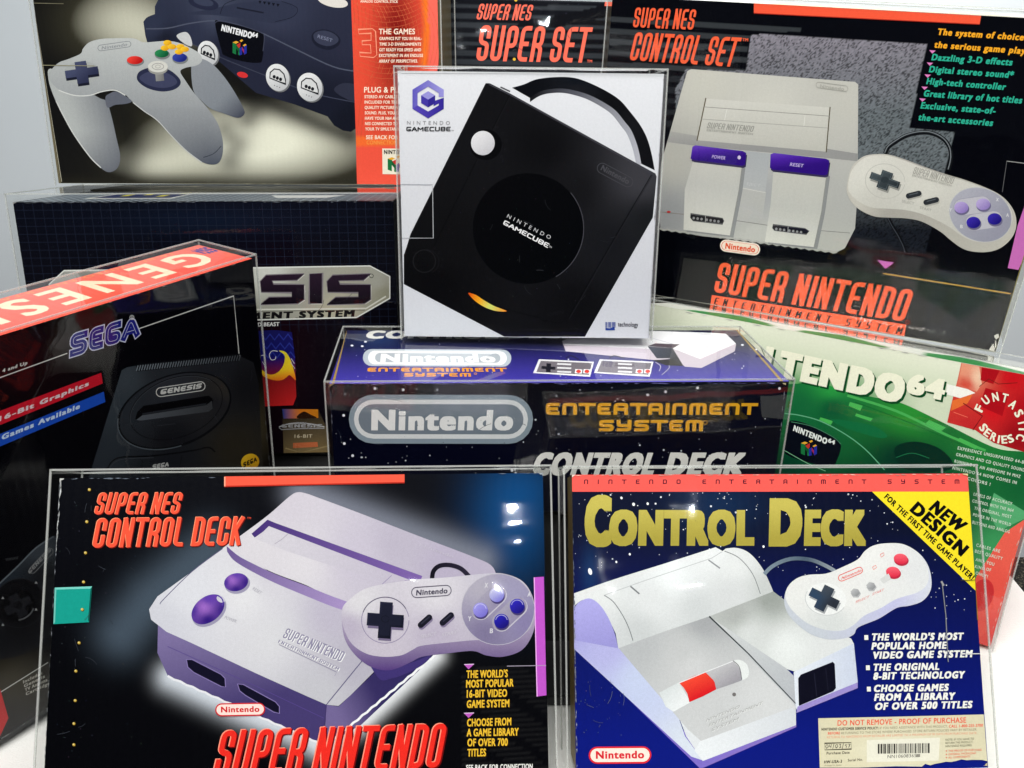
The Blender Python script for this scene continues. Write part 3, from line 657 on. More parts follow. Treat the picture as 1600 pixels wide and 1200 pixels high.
# power bar
g.poly([(1030,1082),(1061,1066),(1079,1097),(1052,1112),(1040,1104)], grad((1035,1080),S(206,212,214),(1060,1108),S(226,230,232)))
g.poly(spl([(1061,1067),(1082,1057),(1102,1050)],False)+spl([(1110,1056),(1117,1067),(1119,1077)],False)+spl([(1098,1088),(1077,1097)],False)+spl([(1074,1084),(1068,1074)],False), grad((1085,1058),S(232,70,50),(1100,1088),S(206,16,32),(1100,1090),S(224,70,56)), fine=6)
g.poly(spl([(1102,1050),(1122,1041),(1145,1033)],False)+spl([(1154,1042),(1159,1054),(1159,1063)],False)+spl([(1140,1070),(1119,1077)],False)+[(1116,1064)], grad((1120,1042),S(186,186,190),(1140,1072),S(150,148,156)))
g.poly(spl([(1145,1032),(1156,1031),(1166,1037),(1170,1048),(1168,1058),(1159,1063)],False)+[(1158,1050),(1153,1040)], S(222,226,226)); g.line(spl([(1145,1032),(1155,1042),(1159,1062)],False), 1, S(90,90,96)); g.line([(1061,1067),(1102,1050),(1145,1033)], 1.4, S(226,228,230))
g.poly(ell(1147,1085,3,3), S(112,108,108))
for i, s_ in enumerate(('NINTENDO','ENTERTAINMENT','SYSTEM')):
    L_ = (52, 84, 42)[i]; x, y = 1103+i*4, 1128+i*7.5
    ntext(g, s_, (x+.7,y+.7), (x+L_+.7,y-L_*.42+.7), (1.6,-5.2), S(228,230,230)); ntext(g, s_, (x,y), (x+L_,y-L_*.42), (1.6,-5.2), S(158,160,160))
ntext(g, 'DC', (1192,945), (1200,941), (1,-3.5), S(150,156,152))
g.build()
g = f.group('controller_picture', B.front)
g.line(spl([(1194,897),(1205,886),(1222,877),(1242,872.5),(1268,875),(1290,884),(1304,892)],False), 6, grad((1200,890),S(120,136,150),(1260,874),S(70,86,104),(1304,890),S(140,150,160)))
body = spl([(1225,938),(1230,918),(1244,904),(1264,898),(1291,896),(1316,886),(1340,874),(1350,862),(1363,853),(1382,849),(1410,850),(1434,863),(1449,882),(1455,905),(1453,924),(1441,939),(1422,946),(1403,949),(1390,956),(1372,967),(1341,980),(1334,991),(1320,997),(1294,999),(1267,991),(1244,974),(1230,957)])
g.poly(body, grad((1280,960),S(190,196,206),(1400,955),S(188,188,222),(1450,920),S(206,210,222)))
facep = spl([(1227,930),(1232,915),(1246,903),(1264,898),(1291,896),(1316,886),(1340,874),(1350,862),(1363,853),(1382,849),(1410,850),(1432,862),(1446,880),(1451,900),(1446,916),(1432,926),(1412,932),(1396,938),(1376,950),(1350,962),(1334,976),(1316,985),(1290,984),(1262,974),(1240,956),(1230,942)])
g.poly(facep, idw((1250,910,S(222,223,222)),(1300,975,S(206,210,210)),(1360,870,S(226,227,226)),(1430,890,S(216,218,220)),(1400,925,S(220,222,222)),(1330,930,S(224,225,224))))
g.poly(ell(1290,936,32,25,8), S(228,230,230)); g.line(ell(1290,936,32,25,8,30,20,200), 1, S(188,192,194))
g.poly(cross(1289,938,24,8.5,26,.82), S(150,154,158)); g.poly(cross(1287.5,934.5,24,8.5,26,.82), idw((1275,930,S(44,66,92)),(1300,945,S(40,44,54)),(1288,920,S(62,70,80))))
for x, y in ((1336,925.5),(1360.5,915.5)): g.poly(ell(x+1,y+2,8,7,0,6), S(172,174,176)); g.poly(ell(x,y,7.5,6.5,10,6), grad((x-5,y-5),S(182,184,186),(x+5,y+6),S(130,132,136)))
for x, y in ((1407,873),(1395,893.5)): g.poly(ell(x+1,y+2.5,11.5,8.7,8), S(176,40,64)); g.poly(ell(x,y,11,8,8), grad((x,y-8),S(236,96,112),(x,y+7),S(214,44,70)), fine=6)
g.poly([(1374,905),(1388,896),(1392,905),(1380,912)], S(206,208,208))
g.line(pill(1328.5,897,40,10,-23), 1.2, S(224,90,80), True); ntext(g, 'Nintendo', (1314,906), (1345,893), (1.8,-5), S(224,90,80), .03)
ntext(g, 'SELECT', (1336,942.5), (1357,934), (1.4,-4), S(220,100,90)); ntext(g, 'START', (1362,930.5), (1380,923), (1.4,-4), S(220,100,90))
for x, y, s_ in ((1363,886,'B'),(1375,866.5,'A')): g.line([(x,y),(x+5,y-3),(x+6,y+1),(x+1.5,y+4)], .8, S(226,120,110), True)
g.build()
g = f.group('feature_lettering', B.front)
for s_, x0, y0, x1, y1 in (("THE WORLD'S MOST",1360.6,1000.3,1504,999),('POPULAR HOME',1361,1014.5,1478,1013),('VIDEO GAME SYSTEM',1362.5,1028.8,1518,1026.2),('THE ORIGINAL',1363,1047.6,1467,1046),('8-BIT TECHNOLOGY',1363.7,1061.3,1506,1059),('CHOOSE GAMES',1364.4,1080.6,1481,1078.8),('FROM A LIBRARY',1365.3,1094.4,1491,1092.4),('OF OVER 500 TITLES',1366,1108.6,1518,1105.5)):
    ntext(g, s_, (x0,y0), (x1,y1), (1.7,-10.2), WHITE, .085, .05)
for x, y in ((1350,992.3),(1352.5,1039.5),(1354,1072.8)): g.poly([(x,y),(x+6,y-.1),(x+6.3,y+7.3),(x+.3,y+7.4)], WHITE)
g.build()
g = f.group('maker_badge', B.front); racetrack(g, 968.6, 1179.5, 98, 27, -.5, S(214,40,54), S(250,226,214), S(210,36,50), 2.8, .055); g.build()
r = rnd(8); tear = [(1445+i*8.1, 1194-3*(i > 2)-4*(i > 5)+r.uniform(-1.5,1.5)) for i in range(12)]
g = f.group('proof_sticker', B.front, 'matte_print')
pap = lambda u, v: mixc(S(212,206,176), S(222,219,196), gau(u, v, 1400, 1170, 60, 22))
f.layer += 4
g.poly([(1278,1122),(1400,1119.5),(1536.5,1116),(1539,1150),(1542,1189)]+tear[::-1]+[(1440,1197.5),(1400,1197),(1340,1199),(1280.5,1199)], pap)
g.poly([(1354,1156.2),(1468,1152.3),(1466,1188),(1354,1190.6)], S(226,224,208))
g.build(None)
def T_(s_, x0, y0, x1, y1, h, c, b=0): ntext(gl, s_, (x0,y0), (x1,y1), (.25,-h), c, b, .03)
gl = f.group('sticker_lettering', B.front, 'matte_print')
rd, bk, gy = S(226,84,60), S(50,46,36), S(120,112,92)
T_('DO NOT REMOVE - PROOF OF PURCHASE',1308,1133.5,1509,1128.8,8.2,rd,.03)
T_('NINTENDO CUSTOMER SERVICE POLICY:',1283,1141.2,1372,1139,3.8,bk,.06); T_('IF YOU NEED ASSISTANCE WITH THIS PRODUCT,',1374,1139,1480,1136.4,3.6,gy); T_('CALL 1-800-255-3700',1482,1136.6,1535,1135,4.2,rd,.04)
T_('BEFORE',1293,1147.4,1312,1147,3.8,rd,.04); T_('RETURNING TO THE STORE WHERE PURCHASED. STORE RETURN POLICIES VARY BY RETAILER.',1314,1147,1526,1141.2,3.6,gy); T_('RETURNS TO NINTENDO FROM RETAILER ARE LIMITED TO A MAXIMUM OF 90 DAYS FROM PURCHASE DATE.',1292,1153.4,1526,1146.6,3.4,S(224,140,112))
T_('Purchase Date',1291,1178.6,1327,1177.2,4,bk,.03); T_('Serial No.',1324,1189.5,1347.5,1188,3.8,bk,.02); T_('HW-USA-3',1287,1192.5,1315,1191.3,4.4,bk,.05); T_('Printed in Japan',1288,1197,1314,1196,2.6,gy); T_('NN10608365',1386,1184.3,1431,1182.6,5,S(70,70,66))
gl.poly([(1431,1178),(1437,1177.6),(1437,1182.4),(1431,1182.8)], S(140,138,128))
gl.line([(1288,1161),(1329.5,1159.8),(1329.8,1170),(1288.2,1171.3)], 1, bk, True)
for P in ([(1291,1163),(1289.5,1166),(1291,1169),(1293.5,1167),(1293,1163.5),(1291,1163)],[(1296,1162.5),(1294.8,1166),(1298,1165.6)],[(1298.6,1162),(1297.4,1168.6)],[(1302.6,1161.6),(1300.6,1170)],[(1306,1163),(1304.6,1166),(1306,1168.4),(1308.6,1166),(1308,1163),(1306,1163)],[(1310.6,1162.8),(1313,1162.6),(1312,1165),(1313.4,1167),(1310.6,1168.2)],[(1317.4,1161.2),(1315.4,1169.6)],[(1322.4,1162.4),(1319.8,1164),(1322,1165),(1321.4,1168.4)],[(1324,1162.4),(1327.6,1162),(1325.4,1168)]): gl.line(P, .8, S(40,40,46))
x = 1371.0; r = rnd(11)
while x < 1450:
    w_ = r.choice((.9,1.2,1.8,2.6)); gl.poly([(x,1162-(x-1371)*.015),(x+w_,1162-(x-1371)*.015),(x+w_,1177.3-(x-1371)*.015),(x,1177.3-(x-1371)*.015)], S(46,44,40), step=False); x += w_+r.choice((.9,1.1,1.6))
for i, s_ in enumerate(('NOTE: IF YOU HAVE TO','RETURN THIS PRODUCT,','NINTENDO REQUIRES:')): T_(s_,1476.5,1157.2+i*5,1521-i*1.5,1155.4+i*5,3.2,S(84,88,66))
for i, s_ in enumerate(('THE PROOF OF PURCHASE','ORIGINAL PACKAGING','ALL COMPONENTS')): T_(s_,1481,1174.5+i*5.2,1533-i*9,1172.6+i*5.2,3.2,rd); gl.poly(ell(1478,1173+i*5.2,1,1,0,8), rd)
gl.build()
g = f.group('torn_edge', B.front)
g.poly([(1523,906),(1526.5,906),(1531,970),(1526,968)], S(140,104,44)); g.poly([(1531,985),(1534.5,982),(1536.5,1022),(1532,1021)], S(150,112,50))
g.line([(1471,908),(1477,960),(1480.5,1030),(1481,1034)], 1.6, S(120,122,132)); g.line([(1470,908),(1474,915)], 3, S(150,150,156)); g.line([(1500,1021.5),(1535,1021)], 1.4, S(214,212,214)); g.line([(1500,907),(1525,906)], 1, S(60,56,30))
g.build()
wear_and_glints(B, [((893,770),(899,980))], 40, S(120,130,145), 13, (1,5)); wear_and_glints(B, [((898,960),(901.5,1204))], 60, S(160,165,175), 14, (1,5)); wear_and_glints(B, [((893,742),(1512,741))], 60, S(250,196,180), 15, (2,6), (.6,1.4)); wear_and_glints(B, [((1515,768),(1526,920))], 12, S(180,160,60), 16, (1,5))  # rubbed edges; pale marks along the red band are painted film glints
scuffs(B, lambda r: (r.uniform(905,985), r.uniform(1060,1150)), 8, 73, S(96,104,140))
g = B.face.group('worn_corner', B.front); worn_corner(g, 893.6, 742, 1, 1, S(232,220,206), 3, 6); worn_corner(g, 1511.5, 740, -1, 1, S(226,196,150), 4, 8); worn_corner(g, 1542, 1196, -1, -1, S(190,176,140), 5, 6); g.build()
def lidB(g, X):
    lid_put(g, X, text('CONTROL DECK', .11), .05, .60, .3, .78, S(190,160,50))
    P = [X(.66,.2), X(.97,.3), X(.95,.85), X(.64,.8)]; g.f.layer += 1; g.tris(P, [(0,1,2),(0,2,3)], S(196,198,196))
    P = [X(.74,.35), X(.84,.38), X(.84,.55), X(.73,.52)]; g.f.layer += 1; g.tris(P, [(0,1,2),(0,2,3)], S(205,30,40))
lidtext(B, 'lid_lettering', None, lidB)
# =================================================================== 3  wide starry box lying in the middle
def bgC(u, v):
    b = mixc(S(4,5,16), S(6,8,30), (v-600)/140); return mixc(b, S(8,26,44), .5*gau(u, v, 1080, 610, 130, 18))
def topC(s, t):
    b = mixc(S(66,58,168), S(16,18,60), min(1, t*1.5)); b = mixc(b, S(22,60,120), .5*gau(s*700, t*85, 60, 70, 40, 20))
    return mixc(b, S(92,84,196), max(0, 1-t/.05)*.8)
C = carton('starry navy box lying flat under the square white box, white badge on its long side',
           (514.47, 599.58, 4.28, 5.92, .95, .780, .4297, .1360, .1539), bgC, top=topC, side=(10,12,30), cell=7, mat='film_print', g=.004, tg=.003, fg=.0024)
f = C.face
g = f.group('star_field', C.front, 'film_print'); stars(g, lambda r: (r.uniform(520,1222), r.uniform(603,740)), 130, 21, 1.7)
for x, y in ((537,649),(586,607),(630,609),(1218,607),(1090,606),(1040,612),(1012,617),(538,693),(551,712),(800,735)): g.poly(ell(x,y,2.2,2.2,0,10), S(238,240,250), step=False)
g.build()
g = f.group('maker_badge', C.front, 'film_print')
g.poly(pill(689,655,288,76.5,.1), S(140,156,168)); g.poly(pill(689,655,272,61,.1), S(226,230,232)); g.poly(pill(689,655,258,47,.1), S(120,132,144))
ntext(g, 'Nintendo', (580,671), (801,671), (.4,-29.5), S(240,242,242), .075, .02)
g.build()
g = f.group('title_lettering', C.front, 'film_print')
gd = S(232,172,36)
nes(g, 'EnTERTAInmEnT', (853,648), (1183,648), (0,-18.5), gd, w=1.0, t=.26, gap=.2); nes(g, 'SYSTEm', (936,673.8), (1098,673.8), (0,-17.8), gd, w=1.0, t=.26, gap=.2); g.line(ell(1102,660,3,3,0,14), .9, gd, True)
g.build(); g = f.group('product_lettering', C.front, 'film_print')
ntext(g, 'CONTROL', (830,741), (1020,741), (9,-32), WHITE, .1, .0); ntext(g, 'DECK', (1038,741), (1158,741), (9,-32), WHITE, .1, .0)
g.build()
f = C.tface; f.layer = 6
g = f.group('star_field', C.top); stars(g, lambda r: (r.uniform(545,1200), r.uniform(519,592)), 70, 22, 1.3)
for x, y in ((571,534),(550,540),(566,541),(1162,520),(1160,539),(1182,546)): g.poly(ell(x,y,2.4,1.4,0,10), S(240,242,250), step=False)
g.build()
g = f.group('maker_badge', C.top)
def pillq(x0, x1, y0, y1): return pill((x0+x1)/2, (y0+y1)/2, x1-x0, (y1-y0), .3)
g.poly(pillq(567,799,546,572.5), S(186,196,206)); g.poly(pillq(575,792,548.5,570), S(246,248,250)); g.poly(pillq(586,782,552,566.5), S(178,186,194))
ntext(g, 'Nintendo', (594,565.3), (775,565.6), (1.4,-12), S(250,250,252), .075, .02)
g.build()
g = f.group('title_lettering', C.top)
og = S(240,158,40)
nes(g, 'EnTERTAInmEnT', (574,580.6), (793,580.8), (.6,-6), og, t=.26, gap=.2); nes(g, 'SYSTEm', (631,588.4), (736,588.6), (.5,-5.6), og, t=.26, gap=.2); g.line(ell(743,584,2,1.2,0,12), .7, og, True)
g.build(); g = f.group('product_lettering', C.top)
ntext(g, 'CONTROL DECK', (570,528.4), (905,528.4), (5,-11), WHITE, .1, .02)
g.build()
g = f.group('console_picture', C.top)
w0, w1 = S(244,244,248), S(204,194,206)
g.poly([(878,533),(905,521),(1012,517),(1108,520),(1134,521.5),(1150,538),(1148,549),(1096,575),(1070,573),(1056,560),(1024,563),(884,549)], w1)
g.poly([(878,533),(905,521),(1012,517),(1108,520),(1134,521.5),(1150,537),(1094,561),(1052,545),(1012,545),(884,539)], w0); g.line([(1094,562),(1149,539)], 1, S(210,190,206)); g.line([(985,519),(1060,540)], .8, S(200,200,212))
g.poly([(1012,541),(1024,536.5),(1062,538),(1052,544)], S(66,44,62)); g.poly([(1012,541.5),(1051,544),(1068,572),(1054,569),(1046,560),(1026,560)], grad((1020,545),S(60,66,84),(1060,570),S(16,18,34)))
g.line(spl([(1024,566),(1032,572),(1030,580)],False), 1, S(200,200,210)); g.line(spl([(1040,566),(1046,574),(1034,586)],False), 1, S(180,180,196)); g.line(spl([(884,560),(892,556),(905,562)],False), 1.2, S(20,20,30)); g.line(spl([(952,560),(960,556),(976,560)],False), 1.2, S(20,20,30))
g.poly([(1020,563),(1052,561),(1066,572),(1040,571)], S(20,18,26))
g.build()
g = f.group('controller_picture', C.top)
for x0, x1, q in ((833,926,0),(928,1019,1)):
    g.poly([(x0,583),(x0+9,561.5),(x1+2,565.5),(x1-4,589)], S(236,236,240)); g.poly([(x0+5,581.5),(x0+12,564),(x1-1,567.5),(x1-6,586)], S(118,112,120))
    if not q: g.poly(cross(x0+24,575,11,3.6,4,.62), S(26,26,36))
    for k in (0, 1, 2): g.poly([(x0+38,567.5+k*6),(x0+60,568.5+k*6),(x0+59,571+k*6),(x0+37,570+k*6)], S(226,226,230))
    for k in (0, 1):
        x = x0+66+k*13; g.poly([(x,577),(x+11,577.6),(x+10,584),(x-1,583.4)], S(240,240,242)); g.poly(ell(x+5,580.6,3.8,2.6), S(222,66,56))
g.build()
g = f.group('edge_wear_glints', C.top)
for P in ([(518,601),(522,601),(542,517.5),(538.5,517.5)],[(1223,600),(1228,600),(1153,515),(1149,515)]): g.poly(P, S(164,136,66))
g.build()
wear_and_glints(C, [((516,599.5),(1228,598))], 60, S(150,150,220), 24, (2,7), (.7,1.5))
f = C.face
wear_and_glints(C, [((516,601),(522,738)),((1227,600),(1215,738))], 14, S(130,134,150), 25, (1,6)); scuffs(C, lambda r: (r.uniform(525,1215), r.uniform(604,735)), 14, 74, S(60,66,84), 'film_print')
g = f.group('worn_corner', C.front, 'film_print'); worn_corner(g, 515, 599.7, 1, 1, S(196,176,130), 6, 7); worn_corner(g, 1228, 598.4, -1, 1, S(206,190,150), 7, 7); g.build()
# =================================================================== 4  white box with the black cube console
def bgD(u, v): return mixc(S(222,224,230), S(206,209,216), (v-113)/420)
D = carton('square white box picturing a black cube console, standing on the flat starry navy box',
           (621.15, 110.53, .35, .90, .61, .810, .2518, .2573, .1050), bgD, side=(214,216,222), mat='matte_print', cell=12, g=.003, tg=.004)
f = D.face
g = f.group('console_picture', D.front)
dkb, mid = S(10,10,13), S(18,18,22)
h_out = [(800,137),(818,132),(838,124),(866,120.5),(893,121),(915,127),(945,141),(968,156),(984,174),(1000,195),(1011,216),(1018,240),(1023,266)]
h_in = [(1002,256),(999,240),(994,222),(986,203),(976,190),(962,173),(945,161),(922,149),(900,142),(880,138.5),(858,139.5),(842,144),(828,153)]
g.poly(spl(h_out,False)+spl(h_in,False), idw((830,130,S(6,8,14)),(900,125,S(9,14,22)),(960,155,S(8,9,13)),(1010,225,S(12,12,16)),(990,205,S(18,18,22)),(900,140,S(22,23,28))))
rim_o = spl(h_in,False); rim_i = [(x-7*max(0,(x-840)/160), y+6.5) for x, y in rim_o]
g.poly(rim_o+rim_i[::-1], grad((995,250),S(176,178,188),(900,148),S(84,86,96),(828,158),S(17,17,21)))
bodyp = [(759,130),(765,130),(797,146),(1024,271),(1026,276),(1020,340),(914,526),(788,526),(631,444),(631,398),(642,367)]
g.poly(bodyp, idw((770,150,S(14,14,17)),(1000,280,S(58,58,64)),(900,300,S(18,18,21)),(700,380,S(12,12,14)),(1010,345,S(24,26,29)),(900,480,S(9,9,12)),(680,450,S(5,5,7)),(850,230,S(9,9,12)),(950,380,S(21,22,26))))
g.line([(764,131.5),(797,148),(1018,270)], 2, S(62,62,70)); g.line([(1018,273),(887,497),(874,505),(845,500)], 1.2, S(3,3,5)); g.line([(1019.5,274),(889,499)], .9, S(32,32,37)); g.line([(782,136),(797,143)], 2.4, S(80,80,86))
g.line([(796,149),(742,256),(676,388)], 1.2, S(3,3,4)); g.line([(797.5,150),(743.5,257)], .8, S(28,28,32)); g.line([(759,131),(642,366),(632,399)], 1.4, S(32,32,35))
g.line([(676,420),(760,476),(845,497)], 1.1, S(4,4,6))
g.poly(ell(825,357,86.5,86.5,0,72), grad((790,290),S(2,2,4),(890,420),S(0,1,3))); g.line(ell(825,357,87,87,0,30,-40,60), 1.2, S(70,70,78)); g.line(ell(825,357,87,87,0,50,60,320), 1, S(16,16,19))
g.poly(ell(759,226,26,25), S(4,4,6)); g.line(ell(759,226,26,25), .8, S(24,24,28)); g.poly(ell(754.5,223.5,18.5,19,0,48), grad((745,212),S(222,222,226),(764,238),S(196,196,202)))
g.line(ell(663,408,17.5,17.5,0,48), 1.2, S(31,31,34), True); g.line(ell(665,409,21,19,0,24,-90,60), 1, S(23,23,27))
for i, ch in enumerate('POWER'): t = RAD(-58+i*24); ntext(g, ch, (759+math.cos(t)*31-2, 226+math.sin(t)*31+2), (759+math.cos(t)*31+2.6, 226+math.sin(t)*31+3), (1,-5), S(27,27,31))
for i, ch in enumerate('RESET'): t = RAD(-58+i*24); ntext(g, ch, (665+math.cos(t)*26-2, 409+math.sin(t)*26+2), (665+math.cos(t)*26+2, 409+math.sin(t)*26+3), (1,-4), S(22,22,26))
ntext(g, 'OPEN', (856,494), (880,490), (1,-5), S(24,24,28))
ember = spl([(732,457.5),(744,461),(756,469),(772,478),(792,486),(776,486),(760,481),(746,473),(736,464)])
g.poly(ember, grad((733,458),S(214,70,14),(750,468),S(240,170,30),(766,480),S(206,220,110),(792,487),S(240,130,30)), fine=6)
g.line(pill(961,273.5,61,16,28), 1.2, S(66,66,72), True); ntext(g, 'Nintendo', (938,265), (981,288), (4,-7.5), S(72,72,78), .05)
g.build()
def gcw(g, p0, p1, up, c): ntext(g, 'NINTENDO', p0, p1, up, c, 0, .55)
def gcn(g, p0, p1, up, c): g.letters(block('gaMEcUBE', .78, .2, .16, .1), p0, p1, up, c)
g = f.group('disc_lettering', D.front)
gcw(g, (791.5,339.6), (859,374), (2.7,-5.2), S(206,206,210)); gcn(g, (785.5,350.2), (855.5,387.5), (3.3,-6.6), S(236,236,238))
ntext(g, 'TM', (857,386), (861,388), (1.4,-2.6), S(220,220,224))
g.build()
g = f.group('logo_mark', D.front)
pA, pB, pC = S(120,112,196), S(66,54,160), S(48,38,140)
L = lambda x, y: (669+x*25, 155+y*30)
g.poly([L(0,-1),L(.98,-.5),L(.98,-.12),L(.66,-.12),L(.66,-.32),L(0,-.66),L(-.66,-.32),L(-.66,.32),L(-.98,.5),L(-.98,-.5)], grad(L(-1,-.5),S(92,84,184),L(.9,-.4),S(150,146,214)))
g.poly([L(-.98,.5),L(-.66,.32),L(0,.64),L(.66,.32),L(.66,.22),L(.34,.36),L(.34,.1),L(.98,-.08),L(.98,.5),L(0,1)], grad(L(-.9,.5),S(84,70,178),L(.9,.5),S(50,38,146)))
g.poly([L(0,-.42),L(.44,-.2),L(0,.02),L(-.44,-.2)], S(150,146,214)); g.poly([L(-.44,-.2),L(0,.02),L(0,.42),L(-.44,.2)], pB); g.poly([L(.44,-.2),L(0,.02),L(0,.42),L(.44,.2)], pC)
gcw(g, (636,194.6), (703,194.9), (0,-5.6), S(134,134,138)); gcn(g, (634.8,205), (704,205), (.2,-7), S(30,30,34)); ntext(g, 'TM', (705,205), (709,205), (0,-2), S(60,60,64))
g.build()
g = f.group('partner_mark', D.front)
bl = S(40,66,150)
g.poly([(946,516),(961,516),(960,511),(952,513),(946,512)], bl)
gg = [(946,503.4,950,'I'),(950.6,503.4,956,'B'),(956.4,503.4,962,'M')]
for k in range(5):
    y = 503.4+k*1.75
    for x0, x1 in ((945.8,949),(950.2,955),(956,961.8)): g.poly([(x0,y),(x1,y),(x1,y+1.05),(x0,y+1.05)], bl, step=False)
ntext(g, 'technology', (965.5,510), (997,510.6), (0,-7), S(44,44,60), .03)
g.build()
g = f.group('edge_wear_glints', D.front)
g.line([(627,113.5),(1036,113.8)], 1.5, S(236,238,242)); g.line([(625,288),(676,288.5)], 1, S(170,174,182)); g.line([(676,290),(677,372),(628,372)], 1, S(190,192,198)); g.line([(1038,118),(1013,525)], 1.6, S(188,190,198))
g.build()
wear_and_glints(D, [((623,113),(630,525)),((1038,116),(1013,527))], 16, S(150,152,158), 26, (2,8), (.6,1.2)); wear_and_glints(D, [((632,525),(1010,528))], 20, S(240,240,240), 27, (2,10), (.6,1.3)); scuffs(D, lambda r: (r.uniform(700,960), r.uniform(240,480)), 14, 75, S(58,60,66))
# =================================================================== 5  box leaning forward at the right, pale console with purple switches
spk = rnd(77); SPK = [spk.random() for _ in range(4096)]
def speck(u, v):
    k = spk.random(); k = .5+.5*k if k > .2 else .22
    b = mixc(S(150,146,158), S(118,126,132), (v-60)/120); b = mixc(b, S(30,34,44), max(0, (v-250)/110)); return tuple(q*k for q in b)
def inside(pl):
    def f(u, v):
        r = False; j = len(pl)-1
        for i in range(len(pl)):
            (x0, y0), (x1, y1) = pl[i], pl[j]
            if (y0 > v) != (y1 > v) and u < (x1-x0)*(v-y0)/(y1-y0)+x0: r = not r
            j = i
        return r
    return f
in_speck = inside([(1174,53),(1448,68),(1421,200),(1491,206),(1445,397),(1300,379),(1060,300),(1055,140),(1072,108),(1166,111)])
def bgE(u, v):
    if in_speck(u, v): return speck(u, v)
    b = S(3,4,11); q = v-.055*(u-960)
    if u < 1254-(q-20)*.25 and q < 112 and (q > 20) and (u < 1168 or q < 48) and (q % 17.5) > 9: b = S(52,56,60)
    if u < 1075 and 110 < q < 200 and (q % 17.5) > 9: b = S(34,37,42)
    k = v-.155*(u-1456)
    if 1440 < u < 1570 and 419 < k < 520 and 1440+(520-k)*.22 < u < 1552+(520-k)*.2:
        if (k % 5.6) > 3 and not (((u+k*.62-1762) % 62) < 20 and 440 < k < 505): b = S(30,32,46)
    return b
E = carton('big black box with a speckled backdrop and purple-switched pale console, tipped on the green box',
           (957.14, -6.29, -22.57, 8.36, 5.76, 1.03, .5071, .3642, .1150), bgE, side=(200,190,150), cell=1.9, g=.005,
           top=lambda s, t: S(236,228,190) if .36 < s < .85 else S(238,238,232))
f = E.face
g = f.group('console_picture', E.front)
g.poly([(1080,108),(1336,128),(1341,132),(1340,300),(1336,357),(1320,388),(1307,394),(1196,379),(1097,369),(1032,357),(1029,330),(1033,254),(1047,206),(1064,145),(1074,111)],
       idw((1100,130,S(206,205,196)),(1320,150,S(200,199,192)),(1200,180,S(212,211,203)),(1050,250,S(186,185,178)),(1050,330,S(160,162,164)),(1180,300,S(172,174,178)),(1320,330,S(186,186,184)),(1200,230,S(196,195,190)),(1180,370,S(196,196,192)),(1300,380,S(190,190,186))))
jag = [(1031+(1308-1031)*i/44, 357+(394-357)*i/44+(1.6 if i % 2 else -.4)) for i in range(45)]; g.line(jag, 3, S(180,180,176))
g.poly([(1047,205),(1088,212),(1290,232),(1340,240),(1340,252),(1292,247),(1088,228),(1043,222)], grad((1050,205),S(176,176,172),(1050,228),S(156,156,156)))
g.poly([(1103,154),(1297,168),(1291,237),(1089,219)], grad((1200,160),S(214,213,206),(1200,235),S(198,197,190))); g.line([(1103,153),(1089,220)], 1.8, S(96,86,66)); g.line([(1297,167),(1291,238)], 1.8, S(96,88,70))
g.line([(1100,167),(1297,181.5)], 1, S(150,150,144)); g.line([(1096,186),(1293,200)], 1, S(170,170,164)); g.line([(1136,170),(1132,188)], 1, S(226,226,220)); g.line([(1258,180),(1256,197)], 1, S(226,226,220))
g.poly([(1164,236),(1204,240),(1196,300),(1157,292)], grad((1180,240),S(178,182,186),(1175,300),S(188,190,192))); g.poly([(1157,292),(1197,300),(1190,350),(1147,344)], S(190,190,188)); g.line([(1156,293),(1196,301)], 1, S(216,216,212)); g.line([(1031,331),(1070,335)], 1, S(140,130,126)); g.line([(1146,344),(1200,352)], 1, S(136,136,134)); g.line([(1278,360),(1328,364)], 1, S(140,140,138))
for P, q in (([(1084,248),(1160,257),(1155,296),(1141,368),(1068,359),(1070,296)],0),([(1209,262),(1292,272),(1284,330),(1272,386),(1195,378),(1204,320)],0)):
    g.poly([(x+5,y+3) for x, y in P], S(146,148,150)); g.poly(P, grad(P[0],S(206,205,198),P[2],S(200,200,196),P[4],S(220,219,212)))
    g.line([P[1],P[2],P[3]], 1.4, S(150,150,148))
for P, s_ in (([(1082,229),(1087,227),(1161,236),(1166,239),(1164,257),(1160,259),(1084,250),(1079,248)],'POWER'),([(1204,241),(1209,239),(1291,248),(1296,251),(1293,272),(1288,274),(1207,265),(1203,262)],'RESET')):
    g.poly([(x+1.5,y+3.5) for x, y in P], S(60,50,90)); g.poly(P, grad(P[0],S(104,66,190),(P[0][0]+2,P[0][1]+9),S(78,36,168),(P[6][0],P[6][1]),S(48,18,128)), fine=6)
    ntext(g, s_, (P[0][0]+30,P[0][1]+18), (P[0][0]+51,P[0][1]+20.5), (1.2,-5), S(196,180,230), .03)
g.poly(ell(1155,246,2.6,3), S(220,206,240))
for P in ([(1079,334),(1129,341),(1131,345),(1129,350),(1083,345),(1079,340)],[(1208,351),(1258,357),(1264,361),(1260,366),(1210,360),(1207,356)]):
    g.poly(P, S(26,26,30)); g.line(P, 1.2, S(90,90,92), True); x0, y0 = P[0]; k = 0
    for i in range(7): x = x0+5+i*6.1+(2 if i > 2 else 0); g.poly(ell(x, y0+6+(x-x0)*.135, 2, 2.2, 0, 10), S(150,150,152), step=False)
    g.line([(x0+23.5,y0+3),(x0+23,y0+13)], 1, S(170,170,170))
g.poly(ell(1045,331,3,1.6), S(200,50,50)); ntext(g, 'EJECT', (1167,289), (1188,292), (.8,-4), S(204,206,208))
snes(g, 'SUPER NINTENDO', (1104,200), (1176,206), (3,-9), S(160,160,154), w=.42); snes(g, 'ENTERTAINMENT SYSTEM', (1104,204.5), (1176,211), (1,-3), S(166,166,160), w=.5)
